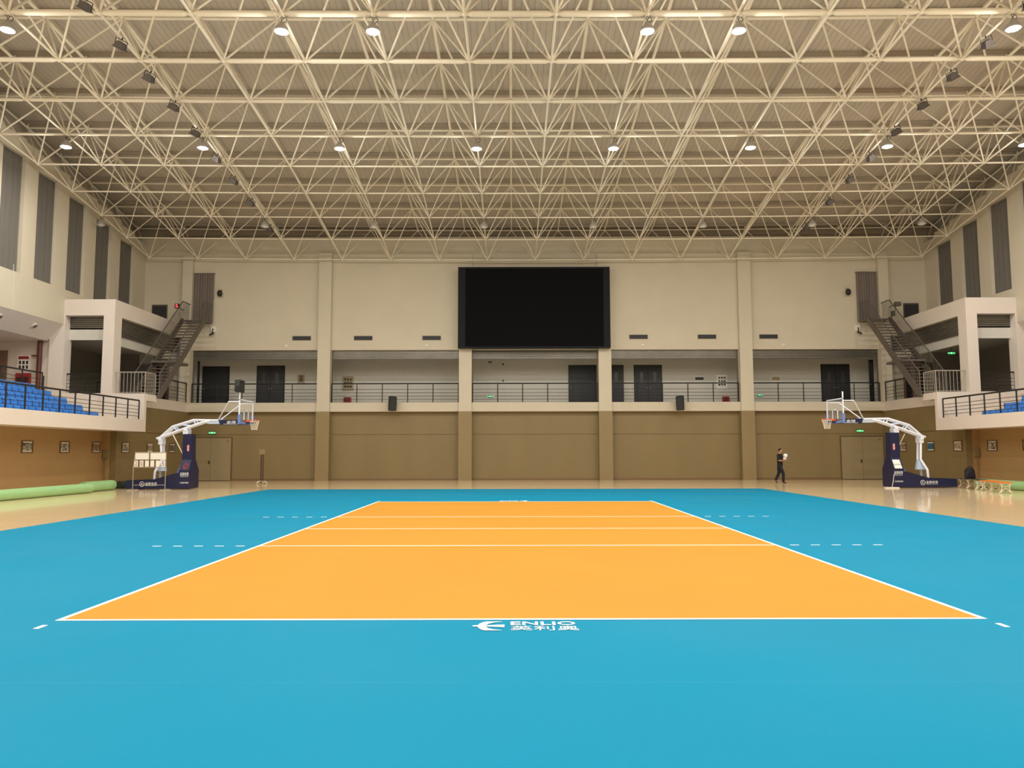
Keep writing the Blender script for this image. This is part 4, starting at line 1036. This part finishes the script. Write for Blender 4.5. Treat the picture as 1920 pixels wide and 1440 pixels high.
for q in range(6):
    a = xs0+cw*q+.035; cd = MB().box(a, a+cw-.07, yy-.012, yy-.002, 1.01, 1.28).build('score_card', PAPER, t)
    MB().torus((a+(cw-.07)/2-.04, yy-.006, 1.30), 0.02, 0.004, 10, 4, fn=lambda p: (p[2], p[0], p[1])).build('card_ring', GREYST, cd, fix=False)
    ch = ['2', '0', None, None, None, '5'][q]
    if ch: MB().text(ch, (a+.035, yy-.014, 1.05), (1,0,0), (0,0,1), 0.09, 0.19).build('digit', REDST if q < 2 else INK, cd, fix=False)

# rolled mats
def roll(xa, ya, xb, yb, r, label, m=GREENM):
    t = thing('rolled_mat', label, 'rolled mat', ((xa+xb)/2, (ya+yb)/2, 0), None)
    p, q = Vector((xa, ya, r)), Vector((xb, yb, r)); MB().cyl(p, q, r, 28).build('roll', m, t)
    d = (q-p).normalized(); e = Vector((-d.y, d.x, 0)); sp = MB(); pts = []
    for i in range(60):
        a = i*0.33; rr = 0.03+(r-0.035)*i/60; pts.append(q+d*0.004+e*rr*math.cos(a)+Vector((0,0,1))*rr*math.sin(a))
    for a, b in zip(pts[:-1], pts[1:]): sp.cyl(a, b, 0.006, 4, cap=False)
    sp.build('spiral_edge', mat('roll_edge', (70,120,80), 0.8), t, fix=False)
roll(-17.50, 19.0, -17.20, 32.0, 0.19, 'long light green rolled mat along the left wall')
roll(-17.55, 32.15, -17.55, 34.45, 0.215, 'short thick green rolled mat beyond the long one on the left')
roll(-17.75, 35.45, -17.25, 36.6, 0.17, 'dark green rolled mat end behind the left hoop stand base', mat('dark_green', (35,50,40), 0.7))
roll(S(-17.8,1), 19.0, S(-18.3,1), 35.5, 0.19, 'green rolled mat along the right wall behind the benches')
o = MB().bbox(-18.2, -17.0, 35.9, 36.2, 0.0, 0.09, .02).build('floor_tarp', BLACK, None, (-17.6, 36, 0)); tag(o, 'low black bundle on the floor between the left rolls and the hoop base', 'bundle')

# pole with box by the left door
x, y = -12.95, 40.6
t = thing('box_stand', 'grey box on a dark pole with a splayed base right of the left lower door', 'pole stand', (x, y, 0))
MB().bbox(x-.16, x+.16, y-.06, y+.06, 1.50, 1.78, .01).build('box', TANCOL, t); MB().cyl((x-.05,y,.05),(x-.05,y,1.5),.03).cyl((x+.05,y,.05),(x+.05,y,1.5),.03).build('pole', mat('dark_pole', (60,45,32), 0.6), t)
for q in range(6):
    a = PI*q/3; MB().tube([(x+.05*math.cos(a), y+.05*math.sin(a), .14), (x+.2*math.cos(a), y+.2*math.sin(a), .12), (x+.3*math.cos(a), y+.3*math.sin(a), .03)], .016, 6).build('base_leg', LEGC, t)

# ------------------------------------------------------------------ benches on the right
def bench(p, q, seatm, label):
    p = Vector(p); q = Vector(q); d = (q-p).normalized(); e = Vector((d.y, -d.x, 0)); L_ = (q-p).length
    t = thing('bench', label, 'bench', tuple(p))
    H = 0.43; hw = 0.21
    for i in range(5):
        o_ = -hw+0.095*i; a = p+e*(o_-.005); b = p+e*(o_+.075)
        m = MB(); m.add([tuple(a+Vector((0,0,H-.03))), tuple(b+Vector((0,0,H-.03))), tuple(b+Vector((0,0,H))), tuple(a+Vector((0,0,H))),
                         tuple(a+d*L_+Vector((0,0,H-.03))), tuple(b+d*L_+Vector((0,0,H-.03))), tuple(b+d*L_+Vector((0,0,H))), tuple(a+d*L_+Vector((0,0,H)))],
                        [(0,1,2,3),(4,7,6,5),(0,4,5,1),(1,5,6,2),(2,6,7,3),(3,7,4,0)]); m.build('seat_slat', seatm, t)
    for k_ in range(3):
        c = p+d*(0.08+(L_-.16)*k_/2)
        V = lambda u, z: tuple(c+e*u+Vector((0,0,z)))
        m = MB()
        for sg in (-1, 1):
            m.tube([V(sg*.20,H-.05), V(sg*.15,.33), V(sg*.12,.22), V(sg*.15,.10), V(sg*.22,.02)], .022, 6)
        m.tube([V(-.20,H-.05), V(.20,H-.05)], .022, 6)
        arc = [V(-.16+.32*i/8, .04+.15*math.sin(PI*i/8)) for i in range(9)]; m.tube(arc, .018, 6)
        arc = [V(-.15+.30*i/8, .36-.11*math.sin(PI*i/8)) for i in range(9)]; m.tube(arc, .016, 6)
        m.torus(tuple(c+Vector((0,0,.22))), .05, .012, 14, 5, fn=lambda p_: (e.x*p_[0], e.y*p_[0], p_[1]))
        m.build('cast_leg', LEGC, t, fix=False)
bench((18.75, 29.9, 0), (19.35, 32.2, 0), ORSEAT, 'orange slatted bench with cream cast legs, the nearer one on the right')
bench((19.42, 32.6, 0), (19.98, 34.9, 0), mat('dark_slats', (70,66,58), 0.6), 'dark slatted bench with cream cast legs under the black backpack')
# backpack
x, y, z = 19.72, 33.9, 0.43
t = thing('backpack', 'black backpack standing on the dark bench', 'backpack', (x, y, z))
m = MB(); prof = [(0.0,0.50),(0.07,0.50),(0.13,0.46),(0.18,0.36),(0.20,0.2),(0.21,0.06),(0.19,0.0),(0,0)]
m.lathe((0,0,0), prof, 16); bb = MB(); bb.add([(x+v[0]*1.1, y+v[1]*0.7, z+v[2]) for v in m.v], m.f, True); bb.build('bag', CLOTH, t)
MB().bbox(x-.13, x+.13, y-.2, y-.1, z+.03, z+.24, .03).build('front_pocket', CLOTH, t); MB().torus((x, y, z+.52), .035, .009, 12, 5, fn=lambda p: (p[0], p[2], p[1])).build('handle', CLOTH, t)
for sg in (-1, 1): MB().tube([(x+sg*.08, y+.13, z+.45), (x+sg*.12, y+.19, z+.3), (x+sg*.12, y+.17, z+.08)], .018, 6).build('strap', CLOTH, t)
o = MB().bbox(16.25, 16.85, 34.25, 34.45, 0.0, 0.05, .015).build('floor_cloth', PAPER, None, (16.5, 34.35, 0)); tag(o, 'crumpled white cloth on the floor in front of the right hoop base', 'cloth')
o = MB().tube([(16.62, 34.5, 0.02), (16.70, 34.52, .3), (16.76, 34.54, .62)], .012, 6).build('leaning_rod', PAPER, None, (16.62, 34.5, 0)); tag(o, 'thin white rod leaning on the right hoop column', 'rod')

# ------------------------------------------------------------------ person
def skin(name, V, E_, m, parent, root=0, sub=2):
    me = bpy.data.meshes.new(name); org = parent
    while org.parent: org = org.parent
    o3 = org.location
    me.from_pydata([tuple(Vector(v[0])-o3) for v in V], E_, []); ob = bpy.data.objects.new(name, me); COL.objects.link(ob); ob.parent = parent
    a = ob.modifiers.new('skin', 'SKIN')
    for i, v in enumerate(V):
        me.skin_vertices[0].data[i].radius = (v[1], v[2] if len(v) > 2 else v[1])
    me.skin_vertices[0].data[root].use_root = True
    a; a.use_smooth_shade = True; b = ob.modifiers.new('sub', 'SUBSURF'); b.levels = sub; b.render_levels = sub
    me.materials.append(m)
    return ob
px_, py_ = 13.72, 40.3
pt = thing('person', 'person in a dark shirt and black trousers walking and holding a white ball', 'person', (px_, py_, 0))
def Q(x, y, z): return (px_+x, py_+y, z)
joints = {
 'pelvis': (Q(0,0,0.95), .095, .08), 'waist': (Q(0.0,0,1.08), .10, .08), 'chest': (Q(-0.01,0,1.32), .14, .10), 'neckb': (Q(-0.01,0,1.46), .075, .07), 'neck': (Q(0.0,-.01,1.51), .055, .055), 'head0': (Q(0.02,-.02,1.555), .062, .07), 'head1': (Q(0.03,-.03,1.64), .078, .092), 'head2': (Q(0.025,-.02,1.715), .060, .075),
 'shL': (Q(-0.13,-.13,1.43), .06), 'elL': (Q(-0.13,-.21,1.15), .045), 'wrL': (Q(0.09,-.25,1.14), .03),
 'shR': (Q(0.12,.13,1.43), .06), 'elR': (Q(0.17,.18,1.16), .045), 'wrR': (Q(0.24,-.04,1.13), .03),
 'hipL': (Q(-0.04,-.07,0.84), .070), 'knL': (Q(0.12,-.11,0.50), .062), 'anL': (Q(0.11,-.12,0.09), .042), 'toL': (Q(0.25,-.15,0.035), .035),
 'hipR': (Q(-0.02,.07,0.84), .070), 'knR': (Q(-0.03,.10,0.50), .062), 'anR': (Q(-0.20,.10,0.15), .042), 'toR': (Q(-0.09,.08,0.04), .033)}
keys = list(joints); V = [joints[k_] for k_ in keys]; ix = {k_: i for i, k_ in enumerate(keys)}
EE = [('pelvis','waist'),('waist','chest'),('chest','neckb'),('neckb','neck'),('neck','head0'),('head0','head1'),('head1','head2'),('chest','shL'),('shL','elL'),('elL','wrL'),('chest','shR'),('shR','elR'),('elR','wrR'),('pelvis','hipL'),('hipL','knL'),('knL','anL'),('anL','toL'),('pelvis','hipR'),('hipR','knR'),('knR','anR'),('anR','toR')]
body = skin('body', V, [(ix[a], ix[b]) for a, b in EE], SKIN, pt)
# hands
BALL = Vector(Q(0.25, -.15, 1.40))
def hand(w, ball, side_):
    w = Vector(w)
    palm = w+Vector((0.05, 0, 0.0))
    hv = [(tuple(w), .028, .02), (tuple(w+Vector((0.05,0,0.005))), .036, .018), (tuple(w+Vector((0.09,0,0.015))), .038, .016)]
    skin('palm', hv, [(0,1),(1,2)], SKIN, body, 0, 2)
    for f in range(4):
        o_ = -0.03+0.02*f; ln = (0.065, 0.078, 0.074, 0.058)[f]
        b_ = w+Vector((0.09, o_, 0.015)); m_ = b_+Vector((ln*0.5, 0, 0.02)); t_ = m_+Vector((ln*0.35, 0, 0.035))
        skin('finger', [(tuple(b_), .0095), (tuple(m_), .0085), (tuple(t_), .007)], [(0,1),(1,2)], SKIN, body, 0, 1)
    b_ = w+Vector((0.03, side_*0.03, 0.01)); m_ = b_+Vector((0.03, side_*0.03, 0.015)); t_ = m_+Vector((0.02, side_*0.008, 0.02))
    skin('thumb', [(tuple(b_), .011), (tuple(m_), .010), (tuple(t_), .008)], [(0,1),(1,2)], SKIN, body, 0, 1)
hand(joints['wrL'][0], BALL, 1); hand(joints['wrR'][0], BALL, -1)
# clothes
SHV = {'z': (Q(0,0,0.80), .150, .125), 'a': (Q(0,0,0.93), .160, .130), 'b': (Q(0,0,1.08), .155, .120), 'c': (Q(-0.01,0,1.30), .175, .130), 'd': (Q(-.01,0,1.46), .095, .085), 'd2': (Q(-.01,0,1.51), .072, .07), 'e': (Q(-.13,-.135,1.43), .082), 'f': (Q(-.13,-.20,1.20), .070), 'f2': (Q(-.13,-.21,1.16), .068), 'g': (Q(.12,.135,1.43), .082), 'h': (Q(.16,.17,1.20), .070)}
ii = {k_: i for i, k_ in enumerate(SHV)}
skin('shirt', [SHV[k_] for k_ in SHV], [(ii[a], ii[b]) for a, b in (('z','a'),('a','b'),('b','c'),('c','d'),('d','d2'),('c','e'),('e','f'),('f','f2'),('c','g'),('g','h'))], CLOTH, pt, 2)
TRM = mat('trouser_cloth', (20,20,34), 0.85)
skin('trousers', [(Q(-.01,0,1.0), .13, .105), (Q(-.04,-.07,0.86), .115), (Q(.12,-.11,0.50), .085), (Q(.11,-.12,0.12), .072), (Q(.11,-.12,0.035), .07)], [(0,1),(1,2),(2,3),(3,4)], TRM, pt, 0)
skin('trousers', [(Q(-.01,0,0.99), .13, .105), (Q(-.02,.07,0.86), .115), (Q(-.03,.10,0.50), .085), (Q(-.19,.10,0.19), .072), (Q(-.22,.10,0.11), .07)], [(0,1),(1,2),(2,3),(3,4)], TRM, pt, 0)
for nm_, a, b in (('shoe', (.08,-.12,.045), (.25,-.15,.035)), ('shoe', (-.22,.10,.085), (-.10,.09,.035))):
    skin('shoe', [(Q(*a), .052, .045), (Q(*b), .045, .035)], [(0,1)], BLACK, pt, 0, 2)
MB().sph(Q(0.018,-.012,1.68), 0.096, 14, 10, (0.92,1.02,0.95)).build('hair', HAIR, pt)
fc = MB(); fc.sph(Q(0.045,-.045,1.635), 0.082, 14, 10, (0.9,1.0,1.15)); fc.build('face', SKIN, pt)
fd = Vector((0.62,-0.78,0)); fs_ = Vector((0.78,0.62,0)); hc = Vector(Q(0.045,-.045,1.635))
f = MB()
for sg in (-1, 1): f.sph(tuple(hc+fd*0.074+fs_*0.03*sg+Vector((0,0,.012))), .010, 8, 6)
f.build('eye', HAIR, pt)
MB().cyl(tuple(hc+fd*0.074+Vector((0,0,.01))), tuple(hc+fd*0.10+Vector((0,0,-.02))), .006, 8, r2=.013).build('nose', SKIN, pt)
MB().sph(tuple(hc+fd*0.074+Vector((0,0,-.045))), .018, 10, 6, (1,1,.35)).build('mouth', mat('lips', (150,90,80), .6), pt)
for sg in (-1, 1): MB().sph(tuple(hc-fd*0.01+fs_*0.082*sg), .022, 8, 6, (.5,.5,1.2)).build('ear', SKIN, pt)
t = thing('volleyball', 'white ball held at chest height by the walking person', 'ball', tuple(BALL-Vector((0,0,.105))))
MB().sph(tuple(BALL), .105, 20, 14).build('ball', WHITEM, t)
t['category'] = 'ball'
m = MB()
for a in range(3): m.torus(tuple(BALL), .1045, .0015, 30, 4, fn=(lambda p: p, lambda p: (p[0], p[2], p[1]), lambda p: (p[2], p[0], p[1]))[a])
m.build('seam', GREYRL, t, fix=False)
t = thing('cloth_bundle', 'white folded cloth under the ball in the walking person\'s arms', 'cloth', Q(.18,-.16,1.175))
m = MB(); t2 = MB().bbox(-.075,.075,-.07,.07,0,.115,.018); m.add([(px_+.20+v[0], py_-.16+v[1], 1.183+v[2]) for v in t2.v], t2.f, True); m.build('folded_cloth', PAPER, t)
